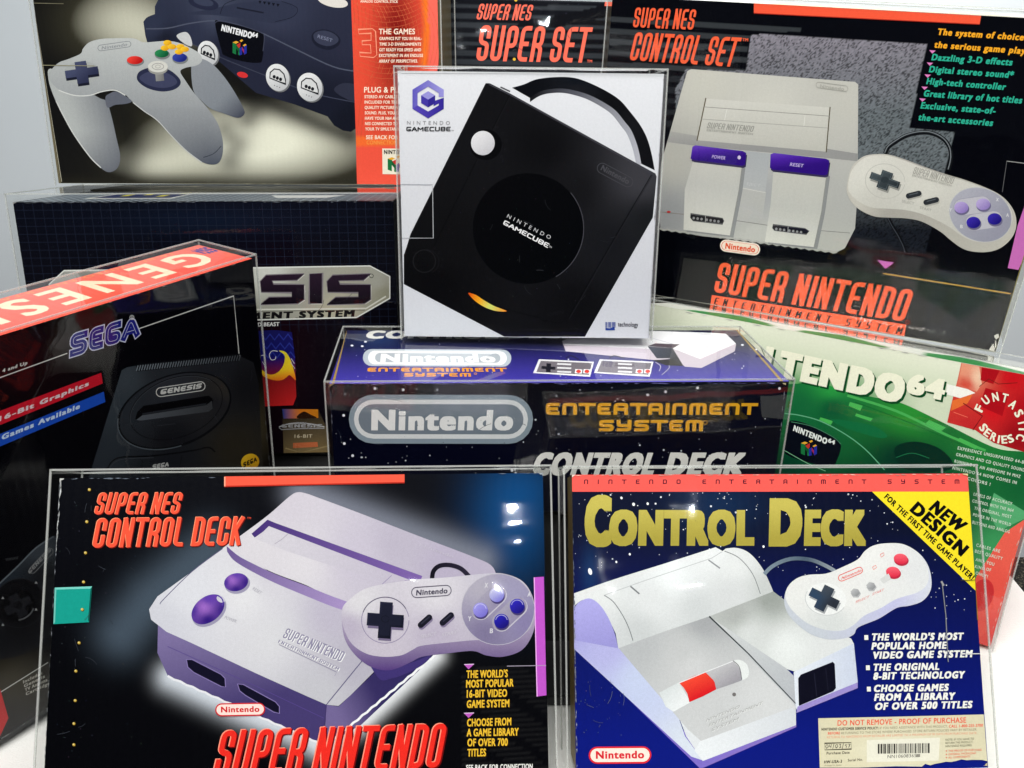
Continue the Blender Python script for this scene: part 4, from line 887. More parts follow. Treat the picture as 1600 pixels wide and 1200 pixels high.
g.line(pill(1300,135.5,50,9,8), 1, S(176,175,168), True); ntext(g, 'Nintendo', (1281,136.5), (1319,141.5), (.6,-5), S(176,175,168), .03)
g.build()
g = f.group('controller_picture', E.front)
cab = spl([(1383,240),(1388,230),(1400,221),(1416,212),(1437,207),(1456,208),(1474,217),(1484,231),(1486,248),(1482,266)],False)
g.line(cab, 6.5, S(20,22,26)); g.line([(x-.6,y-1.4) for x, y in cab], 1.6, S(120,126,132))
c2 = [(1387,338),(1394,352),(1404,368),(1411,382),(1416,396)]; g.line(c2, 5.5, S(10,11,16)); g.line([(x-1,y) for x, y in c2], 1.3, S(66,70,80))
body = spl([(1323.5,300),(1324,286),(1330,263),(1342,249),(1357,242),(1385,241),(1414,249),(1446,261),(1478,272),(1508,281),(1540,293),(1562,304),(1577,318),(1586,334),(1588,352),(1583,368),(1571,382),(1555,391),(1536,394),(1515,392),(1500,386),(1484,374),(1468,361),(1440,346),(1414,341),(1390,340),(1366,338),(1344,328),(1330,315)])
g.poly(body, grad((1350,300),S(206,202,194),(1380,345),S(176,172,166),(1560,395),S(196,192,184)))
facep = spl([(1325,292),(1330,268),(1343,252),(1358,244),(1385,243),(1414,251),(1446,263),(1478,274),(1508,283),(1540,295),(1562,307),(1577,322),(1582,340),(1577,356),(1564,370),(1546,377),(1524,377),(1504,369),(1484,355),(1466,345),(1440,334),(1414,328),(1388,326),(1362,324),(1342,315),(1329,303)])
g.poly(facep, idw((1350,262,S(226,224,217)),(1440,290,S(220,218,211)),(1560,320,S(214,212,206)),(1380,320,S(208,206,200)),(1480,345,S(206,204,198))))
g.line(ell(1383,283,31,27,10), 1, S(196,194,188))
g.poly(ell(1532,335.5,50,41,24), grad((1500,310),S(178,178,192),(1560,365),S(154,154,172))); g.line(ell(1532,335.5,50,41,24), 1, S(196,196,202))
for cx, cy, ro in ((1519,321.5,-8),(1537.5,345,-9)): g.poly(pill(cx,cy,58,26,ro), S(196,194,204)); g.line(pill(cx,cy,58,26,ro), .8, S(160,160,176), True)
for x, y, c0, c1 in ((1502,324,S(186,166,222),S(146,124,196)),(1536,319,S(190,172,224),S(150,128,198)),(1521,347.5,S(60,44,176),S(30,20,128)),(1554,342,S(58,44,172),S(28,20,124))):
    g.poly(ell(x+1,y+2.5,11.5,9.5), S(110,104,140)); g.poly(ell(x,y,11,9), grad((x-5,y-6),c0,(x+5,y+7),c1), fine=6)
for s_, x, y in (('Y',1483,330),('X',1556,314),('B',1500,356),('A',1572,338)): ntext(g, s_, (x,y), (x+4,y+.6), (.6,-5), S(222,222,226), .04)
g.poly(cross(1384,285,24,9,20,.6), S(150,150,146)); g.poly(cross(1382.5,281.5,24,9,20,.6), grad((1370,265),S(76,86,92),(1395,300),S(38,44,50))); g.poly(ell(1382.5,281,6,5), S(50,58,64)); g.line(cross(1382.5,281.5,21,6.5,20,.6), .9, S(88,98,104), True)
for x, y in ((1427.6,304),(1455,314)): g.poly(pill(x+1,y+2,25,9,-14), S(180,178,172)); g.poly(pill(x,y,25,8.5,-14), S(46,50,56)); g.line([(x-7,y+.6),(x+7,y-3)], 1.6, S(86,92,98))
ntext(g, 'SELECT', (1409,316), (1428,320), (.6,-4), S(170,168,164)); ntext(g, 'START', (1437,326), (1455,330.5), (.6,-4), S(170,168,164))
snes(g, 'SUPER NINTENDO', (1426,271), (1488,287.5), (4,-10.5), S(168,166,160), w=.42); snes(g, 'ENTERTAINMENT SYSTEM', (1425,275), (1486,291.5), (1,-3), S(176,174,168), w=.5)
g.build()
og = S(248,100,62)
g = f.group('title_lettering', E.front)
snes(g, 'SUPER NES', (988.5,42.5), (1083,46.5), (5,-31), og); snes(g, 'CONTROL SET', (983,94), (1146,104.5), (10.5,-44), og); ntext(g, 'TM', (1160,64), (1169,64.6), (.3,-4.5), og, .03)
g.build()
g = f.group('series_lettering', E.front)
g.poly([(1112.5,460.8),(1416,507),(1412.5,526.5),(1110,477)], og)
snes(g, 'SUPER NINTENDO', (1114.5,456.2), (1412,502.6), (11,-47), og, w=.37, t=.135)
g.letters(block('ENTERTAINMENT sYsTEM', .34, .13, .06, .42, .75), (1115,475), (1408,522.5), (3.4,-10.5), S(16,10,14))
g.line(ell(1418,503,3,3,0,14), .8, S(190,60,40), True)
g.build()
g = f.group('maker_badge', E.front); racetrack(g, 1156.5, 386.5, 63, 19, 7.5, S(250,236,224), S(236,86,48), S(250,236,224), 2, .07); g.poly(pill(1156.5,386.5,57,14,7.5), S(250,232,216)); ntext(g, 'Nintendo', (1133,388), (1179.5,394.2), (1,-8.6), S(236,86,48), .06); g.build()
g = f.group('feature_lettering', E.front)
tl, yo = S(46,176,148), S(246,170,40)
for s_, x0, y0, x1, y1, c in (('The system of choice for',1464,54,1624,64.6,yo),('the serious game player:',1459,74,1620,85.6,yo),('Dazzling 3-D effects',1455,93.6,1581,102,tl),('Digital stereo sound*',1451,112.4,1582.5,121.8,tl),('High-tech controller',1447,131,1570.6,140.4,tl),('Great library of hot titles',1442.5,150.2,1596,161.4,tl),('Exclusive, state-of-',1438,169,1554.6,177.8,tl),('the-art accessories',1434,187.4,1550.5,196.6,tl)):
    ntext(g, s_, (x0,y0), (x1,y1), (2.3,-9.4), c, .07, .04)
g.build(); g = f.group('bullet_pattern', E.front)
pk = S(226,130,196)
for x, y in ((1452,78.3),(1448,97.4),(1444.5,116),(1439.7,135),(1436.5,153.5)): g.poly([(x,y),(x+10,y+.7),(x+4.6,y+5.4)], pk)
g.poly([(1371,406),(1397,410),(1383.5,419.8)], S(206,110,190)); g.line([(1380,427),(1579,458.6)], 1.5, S(226,176,84))
g.build()
g = f.group('red_bar', E.front)
g.poly([(1178,5.2),(1533,24.6),(1530.5,38.2),(1178,20.6)], S(248,92,62)); g.line([(1178,20.6),(1530.5,38)], 1.2, S(170,40,30))
g.build(); g = f.group('pink_bar', E.front)
g.poly([(1602,318),(1624,322),(1613,398),(1591,421.5),(1574.5,418.6),(1590,352)], S(206,112,190)); g.line([(1573,251.5),(1625,258)], 1, S(170,170,170)); g.line([(1573,252),(1566,300)], .8, S(110,110,114))
g.build()
g = f.group('edge_wear_glints', E.front)
r = rnd(31)
for i in range(46): x = 1330+r.random()*145; y = 497+.16*(x-1330)+r.uniform(-2,3); L_ = r.uniform(2,7); g.line([(x,y),(x+L_*.5,y-L_*.35)], r.uniform(.5,1.4), S(216,210,206), step=False)  # white scribble is film glints painted onto the card
for P in ([(1553,524),(1560,521),(1561,527),(1556,530)],[(1545,546),(1552,536),(1554,549)],[(1556,530),(1557,540),(1553,548),(1555,534)]): g.poly(P, S(200,198,190))
g.line([(1600.5,398),(1556,549)], 1.6, S(150,140,80)); g.line([(1018,460),(1555,549)], 1.4, S(150,150,140)); g.line([(1180,4.6),(1620,28.4)], 1.2, S(238,236,228))
g.build()
# =================================================================== 6  dark box peeping out behind the white one
def bgI(u, v):
    q = v-.02*(u-697)+.0; b = S(10,12,20)
    if (q+2) % 14.6 > 7.6 and q < 112: b = S(48,52,58)
    if abs(u-940+ (q-14)*4.2) < 40 and q < 40: b = S(8,9,16)
    return b
I = carton('grey-striped black box with only a salmon title showing, behind the white box',
           (697, -4, 6, 0, .6, 1.161, .42, .325, .11), bgI, side=(20,20,26), cell=2.6, g=.005)
f = I.face; sal = S(250,112,90)
g = f.group('title_lettering', I.front); snes(g, 'SUPER NES', (743.7,30.4), (828,32), (6,-24.8), sal); snes(g, 'SUPER SET', (743,95), (916,98), (9,-56), sal); ntext(g, 'TM', (917,97.5), (925,97.7), (.3,-4), sal, .03); g.build()
g = f.group('red_bar', I.front); g.poly([(945.5,0),(1100,3),(1100,12),(944.5,9.4)], sal); g.build(); g = f.group('gold_dot_pattern', I.front); g.poly(ell(803.5,92.6,2.4,2.4,0,12), S(226,184,60)); g.poly(ell(806,0,2.4,2.4,0,12), S(226,184,60)); g.build()
# =================================================================== 7  olive and cream box at the top left with the three-pronged pad
def bgF(u, v):
    k = gau(u, v, 400, 222, 165, 60)*1.15+gau(u, v, 195, 34, 88, 60)*.72+gau(u, v, 275, 66, 60, 40)*.4+gau(u, v, 235, 258, 70, 26)*.5
    b = mixc(S(14,14,16), S(70,68,52), min(1, k*1.6)); b = mixc(b, S(226,226,208), max(0, min(1, (k-.28)*1.35)))
    for pl_, w_, a_ in (([(196,190),(206,230),(190,280)],26,.62),([(352,205),(370,225),(360,250)],22,.6),([(384,150),(398,168),(388,186)],20,.6),([(300,75),(400,150),(500,195),(545,212)],17,.8),([(70,130),(90,180),(120,230),(150,285)],30,.6)):
        d = segd(u, v, pl_); b = mixc(b, S(16,16,17), a_*math.exp(-(d/w_)**2))
    if v > 268: b = mixc(b, S(40,38,30), (v-268)/30)
    return b
F = carton('cream and olive box picturing a three-pronged grey pad, on the gridded black box',
           (31.05, -146.28, -4.82, 0, 0, 1.05, .5133, .33, .11), bgF, side=(120,112,84), cell=5, g=.004)
f = F.face
g = f.group('console_picture', F.front)
nv, nv2 = S(41,47,68), S(19,22,35)
g.poly(spl([(224,34),(230,27),(242,22)],False)+[(242,10),(250,-6),(560,-6),(560,110),(557,200),(548,206),(536,204),(522,196),(512,182),(460,163),(400,145),(340,94),(304,70),(262,66),(230,66),(227,55)],
       idw((240,40,S(45,51,72)),(330,20,S(62,68,88)),(300,45,S(42,47,68)),(430,20,S(51,56,77)),(540,60,S(38,41,60)),(420,90,S(32,35,54)),(500,160,S(22,25,40)),(350,80,S(29,32,50)),(545,190,S(17,20,32)),(260,62,S(25,28,43))))
g.line(spl([(228,45),(262,44),(300,36),(344,33),(400,48),(460,76),(520,104),(560,112)],False), 2, S(76,81,99)); g.line(spl([(300,68),(350,92),(420,120),(490,146),(556,160)],False), 1.4, S(59,63,81))
g.poly(spl([(290,22),(330,14),(380,4),(440,2),(462,12),(456,28),(430,36),(400,32),(340,24)]), S(45,50,70)); g.line(spl([(344,22),(352,6),(380,-4)],False), 1, S(22,25,39)); g.line(spl([(430,34),(458,26),(464,12),(440,2)],False), 1, S(22,25,39))
g.line([(370,12),(412,20)], 2.4, S(26,29,43)); 
for i in range(5): g.poly([(404+i*7,1+i*1.2),(409+i*7,1.6+i*1.2),(406+i*7,6+i*1.2)], S(14,16,26))
g.poly(ell(318,5,24,10,12), S(35,39,60)); g.poly(ell(318,3,16,6,12), S(54,60,81)); g.poly(ell(520,2,24,9,12), S(214,210,204))
g.poly(spl([(487,55),(494,48),(508,46),(524,52),(532,62),(528,72),(514,78),(498,74),(489,66)]), S(25,28,44)); g.poly(spl([(490,54),(497,49),(509,48),(522,53),(529,61),(525,68),(513,72),(500,69),(492,63)]), S(53,57,77)); ntext(g, 'RESET', (496,59), (519,66), (1,-5), S(120,126,150))
g.poly(spl([(336,36),(345,33),(380,41),(408,51),(413,58),(410,92),(404,98),(380,96),(352,87),(346,78)]), S(6,7,15)); g.line(spl([(336,36),(345,33),(380,41),(408,51),(413,58),(411,80)],False), 1.2, S(62,66,84))
ntext(g, 'NINTENDO', (345.5,47.5), (393,60), (1.6,-9), S(226,228,232), .08, .02); ntext(g, '64', (393.5,56.5), (402.5,59), (1,-6.5), S(226,228,232), .07); cube_n(g, 374.5, 74, 22, 25)
for x, y, rx, ry in ((325,83,15.5,19.5),(434,121,18,21.5),(484,136,19.5,22.5)):
    g.poly(ell(x+2,y+2,rx,ry,-18), S(110,112,116)); g.poly(ell(x,y,rx,ry,-18), grad((x-9,y-12),S(222,224,226),(x+9,y+14),S(186,188,192)))
    P = [(x+(a*.92)*rx*.78, y+b*ry*.7+a*3) for a, b in ((-.95,.25),(-.9,-.35),(-.4,-.8),(.2,-.85),(.75,-.5),(.95,.1),(.95,.5),(.2,.42))]
    g.poly(P, S(206,208,210)); g.line(P, 1.8, S(22,23,30), True)
    for i in (-1, 0, 1): g.poly(ell(x+i*5-.5, y+1+i*2, 2.5, 2.9, 0, 12), S(14,16,23))
    for i in (-1, 0, 1): g.poly(ell(x+i*4-1, y+14+i*1.6, .9, .9, 0, 6), S(90,90,94), step=False)
g.poly(ell(379,117,8.6,4.4,14), S(206,50,52)); g.poly(spl([(522,140),(536,130),(556,134),(556,158),(536,152)]), S(44,47,64))
g.build()
g = f.group('controller_picture', F.front)
gl_, gm, gd_ = S(176,180,182), S(146,150,156), S(80,84,96)
g.poly(spl([(300,96),(316,92),(334,102),(352,122),(368,146),(380,168),(382,178),(372,184),(352,178),(330,170),(316,158),(302,140)]), grad((306,100),S(138,143,150),(352,150),S(128,134,142),(382,182),S(58,62,78)))
g.poly(spl([(76,124),(84,108),(150,150),(166,158),(174,180),(182,215),(188,244),(184,262),(172,269),(160,264),(140,244),(112,204),(90,164)]), lambda u, v: mixc(mixc(S(178,182,182), S(86,91,105), (u-(92+.36*(v-130)))/92), S(70,74,90), (v-205)/90))
g.line(spl([(88,158),(112,204),(140,244),(158,262)],False), 1.6, S(206,208,206))
top_ = spl([(76,122),(80,110),(92,98),(108,92),(126,84),(130,76),(140,66),(158,61),(176,60),(208,60),(224,66),(244,65),(262,64),(280,67),(300,76),(312,84),(316,94),(308,102),(290,106),(282,112),(290,126),(304,146),(322,166),(340,192),(348,218),(348,240),(342,254),(330,257),(314,252),(290,234),(266,210),(244,186),(224,172),(206,158),(196,148),(180,140),(160,142),(140,148),(116,148),(92,140)])
g.poly(top_, lambda u, v: mixc(mixc(S(188,192,192), S(150,154,158), (v-62)/110 if u < 330 else .9), S(62,68,84), max(0, (v-165)/100)*(.55+.45*max(0, min(1, (u-250)/80)))))
g.poly(spl([(165,152),(172,146),(182,143),(196,150),(206,158),(198,162),(180,164),(168,168)]), S(96,100,112))
g.line(spl([(92,141),(116,149),(140,149),(160,143),(180,141),(196,149)],False), 1.6, S(214,216,214)); g.line(spl([(208,160),(226,174),(246,188),(268,212),(292,236),(316,254)],False), 1.4, S(196,198,198))
g.line(spl([(318,246),(334,240),(346,228)],False), 1, S(40,44,56))
g.poly(spl([(276,56),(290,50),(298,58),(300,72),(288,68)]), S(196,198,200)); g.line(pill(179,72,52,9,-8), 1, S(130,134,138), True); ntext(g, 'Nintendo', (159,77.6), (199,71.6), (.5,-5), S(140,144,148), .03)
g.poly(ell(128,114,28,18,-4), S(168,172,172)); g.poly(cross(129,117,26,9,-8,.66), S(26,28,44)); g.poly(cross(128,113,26,9,-8,.66), grad((118,104),S(70,76,106),(138,124),S(44,48,76)))
g.poly(spl([(214,122),(218,112),(232,106),(248,104),(266,110),(280,122),(282,132),(272,140),(254,143),(234,139),(220,131)]), S(40,44,70)); g.poly(spl([(218,122),(230,113),(250,111),(270,119),(277,129),(266,136),(248,137),(230,132)]), S(62,66,94))
g.poly([(242,108),(255,108),(257,126),(244,127)], grad((242,115),S(150,150,148),(257,118),S(110,110,112))); g.poly(ell(247,107,15.5,9.5), S(150,150,146)); g.poly(ell(247,104,15.5,9), S(208,208,202)); g.line(ell(247,104,9,5,0,24), 1, S(150,150,148), True); g.line(ell(247,104,4,2.4,0,16), 1, S(170,170,166), True)
for x, y, rx, ry, c0, c1 in ((211,94,12.5,6.4,S(230,60,50),S(180,20,24)),(253,83.5,11,6.4,S(40,130,80),S(12,84,50)),(281,90,11.5,7,S(50,66,160),S(26,36,116))): g.poly(ell(x+1,y+2,rx+1,ry+1), S(120,124,126)); g.poly(ell(x,y,rx,ry), grad((x-5,y-4),c0,(x+5,y+5),c1), fine=5)
for x, y in ((262,67),(258,75),(269,73),(282,73),(280,81),(289,77)): g.poly(ell(x,y,6.6,4.2), grad((x-3,y-3),S(244,196,50),(x+3,y+4),S(214,150,20)), fine=5)
g.build()
g = f.group('red_strip', F.front)
def redf(u, v):
    b = mixc(S(226,78,56), S(120,16,14), gau(u, v, 620, 60, 34, 110)); b = mixc(b, S(238,120,34), max(0, 1-abs(u-(668-abs(v-40)*.09))/9) if v < 110 else 0)
    if u > 670: b = mixc(b, S(240,104,90), .9)
    if v > 226: b = S(232,84,64)
    elif v > 212: b = mixc(b, S(244,120,40), .6)
    return b
g.poly([(548,-20),(689,-20),(687,60),(684,120),(680,289),(558,288.5),(556,205)], redf, fine=7)
for i in range(22):
    x = 552+i*6; g.line(spl([(x-16,-6),(x+2,30),(x+6,70),(x-4,112),(x-22,150),(x-30,215)],False,4) if x-30 > 556 else [(x,-6),(x+4,60)], .6, S(214,110,70), step=False)
for i in range(15): y = 4+i*8; g.line(spl([(552,y-8),(590,y+6),(630,y+4),(662,y-10)],False,4), .6, S(206,96,64), step=True)
g.build()
g = f.group('feature_lettering', F.front)
cr = S(246,226,206)
g.line([(560,46),(582,45),(587,49),(589,86),(584,90),(563,88),(562,82),(580,83),(579,70),(566,70),(566,64),(580,63),(580,52),(561,53)], 1.3, S(240,150,120), True)
ntext(g, 'ANALOG CONTROL STICK', (563,4), (622,4.6), (.2,-4), cr, .03); ntext(g, 'THE GAMES', (592,53.5), (648.5,53.5), (.2,-8.4), cr, .03)
for i, (s_, w_) in enumerate((('GRAPHICS PUT YOU IN REAL-',66),('TIME 3-D ENVIRONMENTS',65),('GET READY FOR SPEED AND',65),('EXCITEMENT IN AN ENDLESS',68),('ARRAY OF PERSPECTIVES.',60))): ntext(g, s_, (593-i*.2,62.6+i*8.8), (593+w_,62.6+i*8.8), (.2,-4.6), cr, .04)
ntext(g, 'PLUG & PLAY', (569,144.5), (636,144.5), (.2,-8.4), cr, .03)
for i, (s_, w_) in enumerate((('STEREO AV CABLES ARE',64),('INCLUDED FOR THE BEST',66),('QUALITY PICTURE AND',60),('SOUND. PLUS, YOU CAN',60),('HAVE YOUR N64 AND',56),('NES CONNECTED TO',52),('YOUR TV SIMULTANEOUSLY.',70))): ntext(g, s_, (569.5+i*.2,153.4+i*8.4), (569.5+w_,153.6+i*8.4), (.2,-4.6), cr, .04)
ntext(g, 'SEE BACK FOR', (572,217.4), (622,217.6), (.2,-6), cr, .03); ntext(g, 'CONNECTIONS', (573,225.6), (624,225.8), (.2,-6), S(244,150,70), .03)
g.poly([(597.5,232),(660,232.4),(660,273),(598,272)], S(232,226,206)); ntext(g, 'NINTENDO', (600,240.5), (640,240.8), (.2,-6), S(30,20,30), .06); cube_n(g, 619, 256, 26, 26)
g.build()
g = f.group('edge_wear_glints', F.front)
g.line([(46,0),(94,286)], 4, S(112,104,80)); g.line([(63,102),(148,103)], 1, S(150,146,120)); g.line([(49,5),(100,6)], 1, S(120,116,96)); g.line([(95,286.5),(616,288.5)], 1.4, S(120,116,98)); g.line([(49.6,0),(97,284)], .8, S(200,196,176))
g.build()
wear_and_glints(F, [((560,288),(618,289))], 8, S(200,170,150), 28, (2,6)); wear_and_glints(F, [((97,286),(556,288))], 26, S(170,166,140), 29, (2,8), (.6,1.4)); scuffs(E, lambda r: (r.uniform(1060,1570), r.uniform(400,520)), 12, 76, S(60,62,70)); scuffs(I, lambda r: (r.uniform(700,940), r.uniform(2,100)), 8, 77, S(70,72,78))
# =================================================================== 8  gridded black box under the olive one
def bgG(u, v):
    b = mixc(S(6,8,20), S(8,6,14), (v-320)/200); b = mixc(b, S(14,26,48), .5*gau(u, v, 330, 345, 150, 22)); b = mixc(b, S(30,6,16), .6*gau(u, v, 430, 560, 60, 140)); return b
G = carton('wide black box with a thin grid and silver name plate, carrying the olive box',
           (20.12, 315.96, 2.67, 0, 0, .95, .4185, .30, .19), bgG, top=lambda s, t: S(10,12,22), side=(14,14,20), cell=8, g=.006, tg=.009)
f = G.face
def onG(s, t, z=None): return proj(G.root.matrix_basis @ Vector((s*G.w, 0, G.h*(1-t))))
g = f.group('grid_pattern', G.front)
for i in range(1, 40): g.line([onG(i/40,.004), onG(i/40,.5)], .75, S(27,33,50), step=(i == 1))
for i in range(1, 17): g.line([onG(.002,i/34), onG(.998,i/34)], .75, S(27,33,50), step=(i == 1))
g.build()
g = f.group('name_plate', G.front)
pl = [(100,423),(578,415.5),(609,432),(609,466),(557,496),(110,507),(78,474),(77,444)]
sv = idw((420,420,S(196,198,192)),(590,440,S(160,160,150)),(520,485,S(176,172,152)),(430,490,S(150,150,140)),(480,450,S(150,150,142)),(600,460,S(140,138,120)),(200,460,S(150,150,146)))
g.poly(pl, sv); g.line(pl, 1.8, S(220,222,218), True); g.line([(92,487),(572,482),(603,463)], 2.4, S(206,206,196)); g.line([(96,489.5),(570,484.5)], 1, S(90,88,80))
ink = grad((400,428),S(40,26,42),(400,474),S(16,10,20))
def sh(P, c=ink):
    g.poly([(x+1.4,y+1.4) for x, y in P], S(216,214,206)); g.line(P, 2.6, S(120,112,120), True); g.poly(P, c)
for ox, ow in ((407,68),(511,68)):
    X = lambda a, b: (ox+a*ow, 428+b*47)
    sh([X(.13,.05),X(1,0),X(.84,.2),X(.26,.22),X(.3,.36),X(1.0,.36),X(1.0,.85),X(.86,.98),X(0,1.02),X(.2,.78),X(.72,.77),X(.72,.6),X(.02,.6),X(0,.25)])
sh([(484,428),(503,427),(503,474),(484,474)])
for ox in (214, 330):  # E, partly behind the leaning box
    X = lambda a, b: (ox+a*62, 430+b*46); sh([X(0,.2),X(.1,0),X(1,0),X(.85,.22),X(.3,.22),X(.3,.38),X(.9,.38),X(.8,.58),X(.3,.58),X(.3,.78),X(1,.78),X(.85,1),X(.1,1),X(0,.85)])
ntext(g, '16-BIT ENTERTAINMENT SYSTEM', (170,503.5), (553.5,494.3), (.4,-9.6), S(20,18,20), .09, .06); g.line(ell(580.5,431,3,3,0,12), .8, S(40,38,40), True)
g.build()
g = f.group('game_picture', G.front)
ntext(g, 'ALTERED BEAST', (372,510.6), (436.5,509.2), (.2,-5.8), S(214,214,214), .05)
P = spl([(404,517),(430,516),(456,519)],False)+[(461,560),(463,620),(458,633),(412,635)]
g.poly(P, grad((430,516),S(26,26,92),(432,560),S(22,24,110),(433,588),S(130,26,30),(434,634),S(200,36,38)))
for k in range(3):
    y = 522+k*14; g.line([(408+k*2+i*7, y+(9 if i % 2 else 0)) for i in range(8)], 1.6, S(44,54,150))
wav = spl([(409,578),(420,585),(432,583),(441,574),(445,562),(444,554),(436,548),(446,550),(454,562),(459,578),(462,594),(453,586),(447,590),(440,594),(428,594),(412,588)])
g.poly(wav, grad((430,550),S(236,222,50),(436,578),S(246,206,40),(436,595),S(236,110,30)), fine=6)
g.line(spl([(434,549),(426,548),(421,554),(424,562),(430,561),(431,557)],False), 1, S(226,226,236)); g.line(spl([(408,556),(412,555),(413,560)],False), 1, S(220,220,230)); g.line([(410,565),(416,575)], 1, S(200,200,220)); g.line([(455,560),(460,568)], 1, S(200,200,220)); g.line([(454,566),(461,576)], .8, S(200,200,220))
g.build()
g = f.group('cartridge_picture', G.front)
g.poly([(441,638),(497,639),(514,676),(516,730),(444,730)], grad((470,640),S(22,18,16),(470,680),S(84,72,52),(480,728),S(130,110,72)))
g.poly([(441,639),(497,639.5),(497.5,653),(443,654)], grad((442,646),S(26,60,130),(466,646),S(200,110,30),(497,646),S(180,110,20))); g.poly(spl([(464,653),(474,643),(486,648),(494,653)]), S(40,22,12))
g.line(spl([(436,667),(452,662),(470,661),(490,663),(507,667)],False), 1.6, S(176,176,178)); g.line([(436,668),(440,671),(470,669.5),(507,669)], 1.2, S(150,150,154)); g.letters(block('gENEsIs', .75, .24, .16, .14), (440,668), (503,667.6), (.2,-5), S(150,150,154)); g.letters(block('sEga', .75, .26, .16, .14), (463,662.6), (480,662.6), (.2,-3.2), S(130,130,134))
ntext(g, '16-BIT', (460,684), (488,683.6), (.2,-5), S(176,164,140), .05, .08); g.poly([(458,692),(496,690.5),(497,698),(458,700)], S(176,96,60)); g.line([(444,728),(516,727)], 1.4, S(170,160,130))
g.line([(446,700),(470,708),(516,696)], 2, S(146,128,90))
g.line([(420,724),(440,723),(448,729),(448,738)], 1.6, S(190,190,196))
g.build()
f = G.tface; f.layer = 6
def topG(s, t): return proj(G.root.matrix_basis @ Vector((s*G.w, t*G.d, G.h)))
g = f.group('grid_pattern', G.top)
for i in range(1, 40): g.line([topG(i/40,.004), topG(i/40,.97)], .9, S(130,140,150), step=(i == 1))
for i in range(1, 12): g.line([topG(.002,i/12), topG(.998,i/12)], .7, S(120,130,140), step=(i == 1))
g.poly([topG(.13,.28), topG(.37,.28), topG(.36,.96), topG(.15,.96)], S(206,206,196)); g.poly([topG(.14,.33), topG(.36,.33), topG(.355,.96), topG(.155,.96)], S(18,30,76))
for s_, t in ((.19,.5),(.24,.6),(.3,.45),(.33,.7)): g.poly([topG(s_,t),topG(s_+.02,t+.02),topG(s_+.012,t+.2),topG(s_-.006,t+.16)], S(190,180,60))
g.poly([topG(.62,.55), topG(.84,.55), topG(.8,.3), topG(.66,.3)], S(190,192,190))
g.build()
wear_and_glints(G, [((20,316),(616,314))], 50, S(110,116,126), 41, (1,8), (.6,1.4)); wear_and_glints(G, [((20,318),(42,450))], 14, S(110,114,120), 42)
scuffs(G, lambda r: (r.uniform(40,610), r.uniform(325,700)), 16, 79, S(50,56,70))
g = G.face.group('worn_corner', G.front); worn_corner(g, 20, 316, 1, 1, S(150,150,150), 8, 6); g.build()
# =================================================================== 9  red-topped black box leaning in from the left
def bgH(u, v):
    b = S(4,4,9); b = mixc(b, S(40,8,14), .5*gau(u, v, 20, 560, 90, 60)); b = mixc(b, S(74,66,46), .75*gau(u, v, 392, 668, 34, 48)); b = mixc(b, S(66,60,42), .7*gau(u, v, 20, 1060, 60, 40)); return b  # olive patch at the right is a protector reflection painted in
H = carton('black box with a bright red lid and blue outlined name, turned sharply sideways',
           (-275, 608.42, 59.94, 6.73, -6.54, .57, .38, .3585, .0778), bgH, top=lambda s, t: mixc(S(236,86,68), S(232,112,98), t), side=(10,10,14), cell=6, mat='print', g=.003, tg=.004)
f = H.face
g = f.group('line_frame', H.front, 'print')
wl = S(206,208,206)
g.line([(-120,630),(0,590),(105,552)], 1.5, wl); g.line([(212,515.3),(365,462.4),(374,559.5),(388.5,716),(398,830)], 1.5, wl); g.line([(0,1082),(75,1035)], 1.4, wl)
g.build()
g = f.group('maker_lettering', H.front, 'print')
def sega(g, p0, p1, up, blue, wh, k=1):
    for t, c, r_ in ((.37,wh,.2),(.275,blue,.2),(.022,wh,.24)):
        x = 0; L = []
        for ch, w_ in (('S',.86),('E',.74),('G',.84),('a',.9)):
            fs = []
            for st in SK[{'S':'s','G':'g'}.get(ch,ch)]:
                if ch == 'a' and len(st) == 2 and t > .3: continue
                pts = [(.17+(w_-.34)*a, .17+.66*b) for a, b in st]
                if pts[0] != pts[-1]:
                    e = t/2*(1 if t > .1 else 0)
                    q0 = Vector(pts[0])+(Vector(pts[0])-Vector(pts[1])).normalized()*e; q1 = Vector(pts[-1])+(Vector(pts[-1])-Vector(pts[-2])).normalized()*e
                    if t > .1: pts = [tuple(q0)]+pts[1:-1]+[tuple(q1)]
                fs += thick(round_path(pts, r_) if len(pts) > 2 else pts, t)
            P, T = union(fs); L.append(([(a+x, b) for a, b in P], T)); x += w_+.04
        yield L, c
A0, A1 = Vector((108,560)), Vector((216.5,526.5))
Us = Vector((1.5,-38))
for i, (L, c) in enumerate(sega(g, None, None, None, S(24,28,128), S(200,204,228))):
    xs = [q[0] for P, T in L for q in P]; a, b = min(xs), max(xs); tot = 3.34+.12
    q0 = A0+(A1-A0)*((a)/tot); q1 = A0+(A1-A0)*(b/tot)
    g.letters(L, tuple(q0), tuple(q1), tuple(Us), c)
g.line(ell(206,496,3.3,3.3,0,14), .9, wl, True); ntext(g, 'R', (204.6,497.6), (207.6,496.6), (.1,-3.2), wl)
g.build()
g = f.group('feature_lettering', H.front, 'print')
ntext(g, 'Ages 4 and Up', (-22,590.5), (42.5,569), (.4,-5.2), wl, .05, .06)
g.build(); g = f.group('red_banner', H.front, 'print')
g.poly([(-120,690),(0,642),(158,582.5),(160.5,599),(0,664),(-120,713)], S(196,24,44))
ntext(g, 'Brilliant 16-Bit Graphics', (-100,698), (138.5,602), (.6,-7.6), S(226,206,214), .075, .08)
g.build(); g = f.group('blue_banner', H.front, 'print')
g.poly([(-120,727),(0,678),(162,612),(164.5,628),(0,697.5),(-120,748)], S(26,76,186))
ntext(g, '50 Games Available', (-24,698), (124.5,637.6), (.6,-7.8), S(196,216,240), .075, .08)
g.build(); g = f.group('contents_lettering', H.front, 'print')
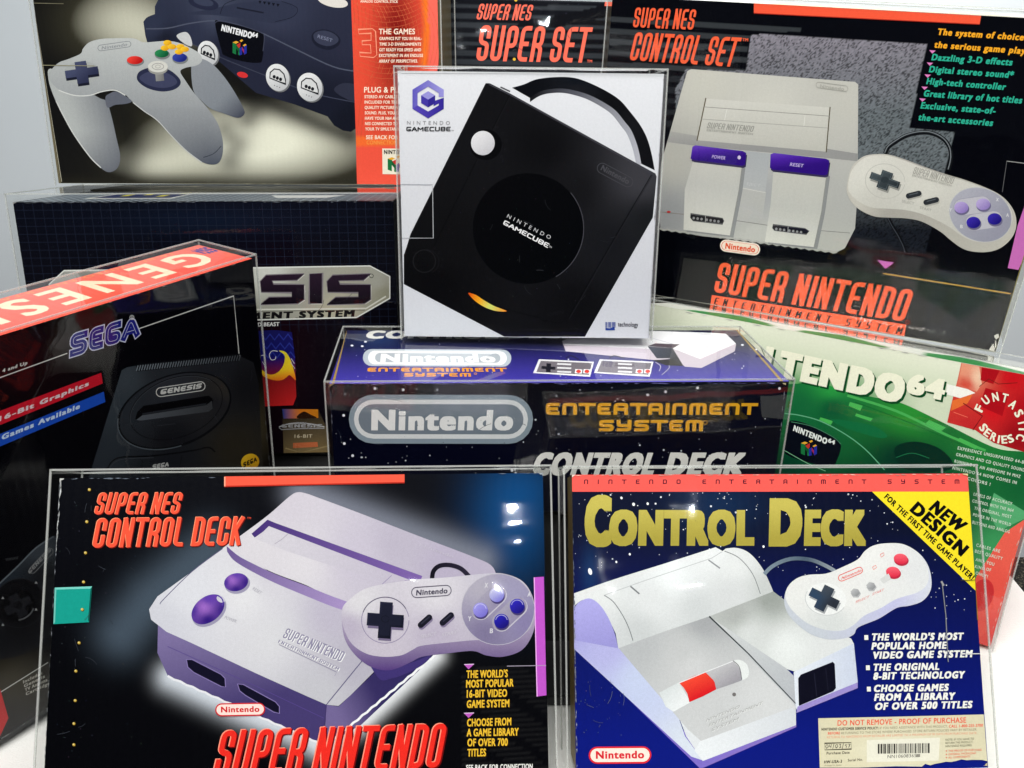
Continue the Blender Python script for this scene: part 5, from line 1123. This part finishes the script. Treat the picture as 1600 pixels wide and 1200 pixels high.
for i, s_ in enumerate(('Includes','Genesis','TV Antenna','Cartridge')): ntext(g, s_, (36+i*1.4,1068+i*6.2), (66+i*4,1053+i*5.4), (-.3,-4.6), S(180,178,170), .05, .05)
g.build(); g = f.group('red_flash', H.front, 'print')
g.poly([(-40,1110),(0,1076),(13,1122),(0,1150),(-40,1180)], S(196,34,40))
g.build()
g = f.group('console_picture', H.front, 'print')
ch0, ch1 = S(44,50,58), S(22,23,29)
g.poly([(190,578.5),(198,574),(214,571),(374,556),(396,566),(404,600),(412,760),(380,790),(240,800),(130,770),(143,732)], idw((195,590,S(58,66,74)),(160,710,S(42,48,56)),(250,580,S(40,44,50)),(330,580,S(34,36,42)),(270,720,S(26,28,34)),(390,600,S(24,24,28)),(370,700,S(44,40,32)),(180,640,S(50,58,66)),(230,760,S(24,26,32))))  # warm tone at the right end carries the same painted reflection
g.poly([(212,569),(374,552.5),(374,564),(214,580.5)], S(16,17,21))
for i in range(41): x = 213+i*4; y = 579.5-i*.405; g.line([(x,y),(x+2.6,y-8.6)], 1.7, mixc(S(116,126,136), S(70,74,80), i/40), step=(i == 0))
g.poly(ell(272,642,93,56,-20,60), S(14,15,19)); g.poly(ell(272.5,641,89.5,53,-20,60), idw((200,640,S(40,45,52)),(270,600,S(46,49,56)),(340,630,S(36,36,40)),(270,690,S(24,25,30)),(350,610,S(50,48,46)))); g.line(ell(272,642,92,55,-20,30,95,200), 1.6, S(84,92,100)); g.line(ell(275,637,75,46,-20,60), 1.2, S(15,16,20), True); g.line(ell(275.5,638,75,46,-20,30,180,330), .8, S(66,70,76))
g.poly([(211,655),(214,644),(224,634),(326,618),(333,624),(332,638),(326,642),(218,656)], S(9,9,12)); g.poly([(213,656),(222,649),(322,633),(331,626),(332,638),(326,643),(220,657)], grad((215,655),S(84,90,98),(330,635),S(60,62,66))); g.line([(222,647),(322,631)], 2.6, S(40,42,48))
g.line(pill(282,608,77,14,-8.5), 1.3, S(206,208,206), True); g.letters(block('gENEsIs', .8, .27, .2, .12), (250,616.6), (314,606.4), (1.5,-8.2), S(206,208,206))
g.line(spl([(168,731),(176,720),(192,714),(240,712),(300,704),(325,699),(336,706)],False), 2, S(10,10,14)); g.line(spl([(170,733),(178,723),(194,717),(240,715)],False), .8, S(66,70,76)); g.line([(222,718),(220,760)], 1, S(12,12,16)); g.line([(284,712),(276,750)], 1, S(12,12,16))
g.letters(block('sEga', .8, .28, .2, .12), (237.5,733.5), (263.5,728.5), (.9,-7.6), S(176,178,178)); g.line([(245,665),(274,662)], 1, S(48,50,56))
g.build()
g = f.group('seal', H.front, 'print')
g.poly(ell(390.5,722,14.5,13,-25), grad((380,712),S(236,190,40),(400,735),S(196,140,20))); g.letters(block('sEga', .8, .28, .2, .12), (380,731), (401.5,720.5), (-.6,-8), S(40,30,20)); g.build()
g = f.group('controller_picture', H.front, 'print')
g.poly(spl([(-60,960),(-10,920),(28,884),(56,856),(84,838),(112,838),(118,880),(104,960),(60,1010),(0,1030),(-60,1020)]), idw((10,915,S(36,44,54)),(60,858,S(58,64,72)),(70,900,S(26,27,32)),(30,980,S(18,18,22)),(90,960,S(20,20,24))))
g.line(spl([(-10,920),(28,884),(56,856),(84,838)],False), 2.4, S(96,104,112))
g.poly(ell(30,942,40,38,-25,48), S(16,16,20)); g.line(ell(30,942,40,38,-25,48), 1, S(40,41,46), True); g.poly(ell(28,946,27,23,-25,40), S(9,9,12)); g.poly(cross(28,946,22,8,-28,.86), S(32,33,38)); g.poly(ell(28,945,7,6), S(20,20,24)); g.line(ell(28,946,26,22,-25,24,40,110), 2.4, S(90,92,96))
for x, y in ((4,934),(56,910),(56,952),(4,976)): g.poly([(x,y-2.4),(x+2.6,y+1.6),(x-2.4,y+1.8)], S(150,152,154), step=False)
g.letters(block('gENEsIs', .8, .26, .2, .12), (46,897), (80,860), (-3,-5), S(130,132,134)); g.line(pill(64,876,50,10,-47), 1, S(120,122,124), True)
for i in range(9): g.line([(10+i*2.2,876-i*.3),(9+i*2.2,872-i*.3)], .9, S(70,72,76), step=False)
g.build()
wear_and_glints(H, [((0,524),(392,404.5))], 16, S(200,190,186), 51, (1,4), (.5,1.2)); wear_and_glints(H, [((395,410),(422,732))], 20, S(90,90,94), 52, (2,8), (.5,1.2)); wear_and_glints(H, [((0,1155),(70,1110))], 12, S(190,190,190), 53, (2,8))
scuffs(H, lambda r: (r.uniform(5,400), r.uniform(540,1000)), 18, 78, S(54,56,64))
def lidH(g, X):
    cream = S(244,220,190)
    lid_put(g, X, text('GENESIS', .035, .2), .94, .25, .84, .28, cream)
    lid_put(g, X, text('16-BIT VIDEO ENTERTAINMENT SYSTEM', .03, .12), .90, .10, .98, .90, S(236,140,96))
    for dx in (0,): lid_put(g, X, block('sEga', .7, .24, .18, .1), .995, .948, .86, .58, S(52,54,140), -.0)
lidtext(H, 'lid_lettering', None, lidH)
# =================================================================== 10  green box at the right
def bgJ(u, v):
    q = v-(484+(u-1053)*.183); b = mixc(S(226,230,210), S(206,216,190), q/50)
    c = v-(600-.09*(1240-u) if u < 1240 else 592+.12*(u-1240))
    b = mixc(b, S(70,150,80), max(0, min(1, (c+34)/44))*max(0, 1-max(0,u-1330)/110)); return b
J = carton('green box picturing a see-through green console, under the tipped black box',
           (1010.72, 473.72, -28.81, -8.99, 5.03, 1.05, .4410, .2870, .20), bgJ, side=(206,60,50), cell=5, g=.003, tg=.006,
           top=lambda s, t: S(20,140,60) if (.40 < s < .62 and t < .42-abs(s-.5)*2.4) or (.70 < s < .95 and t < .5-abs(s-.8)*2.6) or (.1 < s < .34 and t < .5-abs(s-.22)*3) else S(236,238,228))
f = J.face
g = f.group('console_picture', J.front)
gr = idw((1300,605,S(40,150,66)),(1420,640,S(40,140,50)),(1540,705,S(30,120,52)),(1300,640,S(12,84,50)),(1400,720,S(6,52,38)),(1250,640,S(20,100,56)),(1500,780,S(12,96,52)),(1350,780,S(4,40,32)),(1590,760,S(18,96,50)),(1560,860,S(60,150,90)),(1240,740,S(4,60,40)),(1450,760,S(4,44,36)))
g.poly(spl([(1000,610),(1120,604),(1236,600),(1262,597),(1290,601),(1324,612),(1367,621),(1409,630),(1473,660),(1553,699),(1600,706),(1640,716)],False)+[(1640,760),(1612,870),(1540,1010),(1380,990),(1000,900)], gr, fine=12)
g.line(spl([(1226,646),(1250,649),(1282,658),(1320,678),(1352,702),(1382,734)],False), 1.6, S(96,170,130)); g.line(spl([(1324,618),(1400,642),(1480,680),(1540,704)],False), 4, S(70,170,84)); g.line(spl([(1336,628),(1420,660),(1500,694)],False), 1.4, S(20,100,44))
for P in ([(1328,628),(1348,634),(1344,642),(1326,634)],[(1282,652),(1302,658),(1298,664),(1280,656)],[(1338,646),(1364,654),(1360,658),(1336,650)],[(1452,656),(1478,668),(1470,674),(1446,662)],[(1500,684),(1530,698),(1524,702),(1494,688)]): g.poly(P, S(72,176,84))
g.poly(spl([(1300,655),(1360,664),(1386,680),(1372,684),(1320,668)]), S(16,104,60)); g.poly(spl([(1398,700),(1430,690),(1470,702),(1490,730),(1450,738),(1410,730)]), S(5,42,32)); g.line(spl([(1400,715),(1425,708),(1452,716)],False), 1.2, S(30,110,70))
g.poly(spl([(1231,664),(1240,657),(1268,665),(1302,682),(1314,694),(1309,716),(1298,730),(1262,722),(1232,712),(1225,700)]), S(7,12,22)); g.line(spl([(1236,659),(1268,666),(1302,683),(1314,694)],False), 1, S(70,130,100)); g.line(spl([(1226,704),(1262,724),(1290,736)],False), 1, S(120,180,140))
ntext(g, 'NINTENDO', (1239,672.5), (1291.5,694), (2,-8), S(220,226,222), .08, .02); ntext(g, '64', (1293.5,690.5), (1304,694.8), (1.4,-6), S(220,226,222), .07); cube_n(g, 1264, 700, 25, 25)
g.poly([(1553,770),(1600,798),(1612,812),(1560,830),(1544,800)], S(84,168,112)); 
g.build()
g = f.group('red_corner', J.front)
rc = idw((1520,590,S(214,120,96)),(1580,590,S(196,14,26)),(1500,640,S(200,50,44)),(1590,680,S(150,10,22)),(1510,665,S(190,36,40)),(1550,640,S(206,20,30)),(1600,640,S(170,10,24)))
g.poly([(1502,567),(1660,596),(1645,716),(1600,706),(1553,692),(1524,672),(1480,660),(1487,629),(1497,590)], rc); g.poly([(1503,567.5),(1530,573),(1534,600),(1526,612),(1497,600)], idw((1505,575,S(226,150,120)),(1530,590,S(236,200,170)),(1510,600,S(206,70,54))))
g.poly([(1480,600),(1512,608),(1524,614),(1500,622),(1478,616)], S(240,240,232)); g.poly([(1488,626),(1520,616),(1512,630),(1486,642)], S(226,110,50))
for P in ([(1534,574),(1562,579),(1552,600),(1532,594)],[(1540,606),(1576,616),(1566,650),(1530,634)]): g.poly(P, S(168,12,24))
g.line([(1505,630),(1535,650),(1520,672)], 1.6, S(120,20,24)); g.line([(1490,644),(1512,652)], 1, S(236,110,90)); g.line([(1530,604),(1545,592),(1560,600),(1590,598)], 1, S(110,26,20))
g.poly([(1612,700),(1606,800),(1600,812),(1570,832),(1526,900),(1500,960),(1480,1000),(1560,1030),(1660,900),(1660,716)], idw((1580,850,S(232,96,80)),(1540,920,S(226,84,72)),(1550,1000,S(206,60,56)),(1600,820,S(236,100,84)))); g.poly(ell(1534,930,18,26,20), S(196,46,50)); g.poly(ell(1520,985,24,14,-20), S(216,74,66))
g.build()
g = f.group('title_lettering', J.front)
cw = S(236,236,214)
for dx, dy, c in ((3,3.4,S(10,70,34)),(0,0,cw)):
    ntext(g, 'TENDO', (1214+dx,585+dy), (1409+dx,628.4+dy), (7,-35), c, .125, .03); ntext(g, 'NIN', (1112+dx,562+dy), (1202+dx,582+dy), (7,-35), c, .125, .03); ntext(g, '64', (1415+dx,612+dy), (1474+dx,624.5+dy), (5.5,-28), c, .09, .02)
g.build()
g = f.group('feature_lettering', J.front)
for ch, x, y, a in (('F',1534,645,-64),('U',1540.5,633,-38),('N',1552,627.5,-12),('T',1564,627,14),('A',1575,634,38),('S',1584,645,60),('T',1590,657,78),('I',1592,669,92),('C',1590,677,108)):
    c_, s_ = math.cos(RAD(a)), math.sin(RAD(a)); w_ = 3 if ch == 'I' else 9.5; ntext(g, ch, (x,y), (x+c_*w_,y+s_*w_), (s_*13,-c_*13), cw, .05)
for ch, x, y, a in (('S',1529,668,52),('E',1536,678,36),('R',1546,686,24),('I',1558,692,10),('E',1565,693,-4),('S',1577,692.5,-22)):
    c_, s_ = math.cos(RAD(a)), math.sin(RAD(a)); w_ = 3 if ch == 'I' else 9; ntext(g, ch, (x,y), (x+c_*w_,y+s_*w_), (s_*12,-c_*12), cw, .05)
tw = S(206,224,206)
for s_, x0, y0, x1, y1 in (('EXPERIENCE UNSURPASSED 64-BIT',1496,702,1606,726),('GRAPHICS AND CD QUALITY SOUND',1493.5,712,1601,737),('RUNNING AT AN AWESOME 94 MHZ',1491,722.5,1594,747),('NINTENDO 64 NOW COMES IN',1488,733,1588,756.5),('COOL COLORS !',1486,743,1547,759),('LEVELS OF ACCURACY',1521,774,1581,789.5),('CONTROL WITH THE N64',1519,784.5,1583,800),('THE ORIGINAL, MOST',1522,796,1580,810),('POWER IN THE WORLD',1520,806,1579,822),('BUTTONS AND ANALOG',1519,818,1577,833),('CABLES ARE',1525,853.5,1562,863.5),('BEST QUALITY',1523,863,1566,875),('AND, YOU',1524,876,1553,884),('KIND OF',1523,887,1548,893),('ONLY!',1524,897,1543,903)):
    ntext(g, s_, (x0,y0), (x1,y1), (1,-4.6), tw, .03, .14)
g.build()
wear_and_glints(J, [((1600,585),(1053,484))], 20, S(240,240,236), 61, (3,10), (.8,1.6)); wear_and_glints(J, [((1660,600),(1545,1010))], 30, S(226,190,180), 62, (2,8), (.8,2))
bpy.data.objects.remove(_fo); bpy.data.curves.remove(_fc)
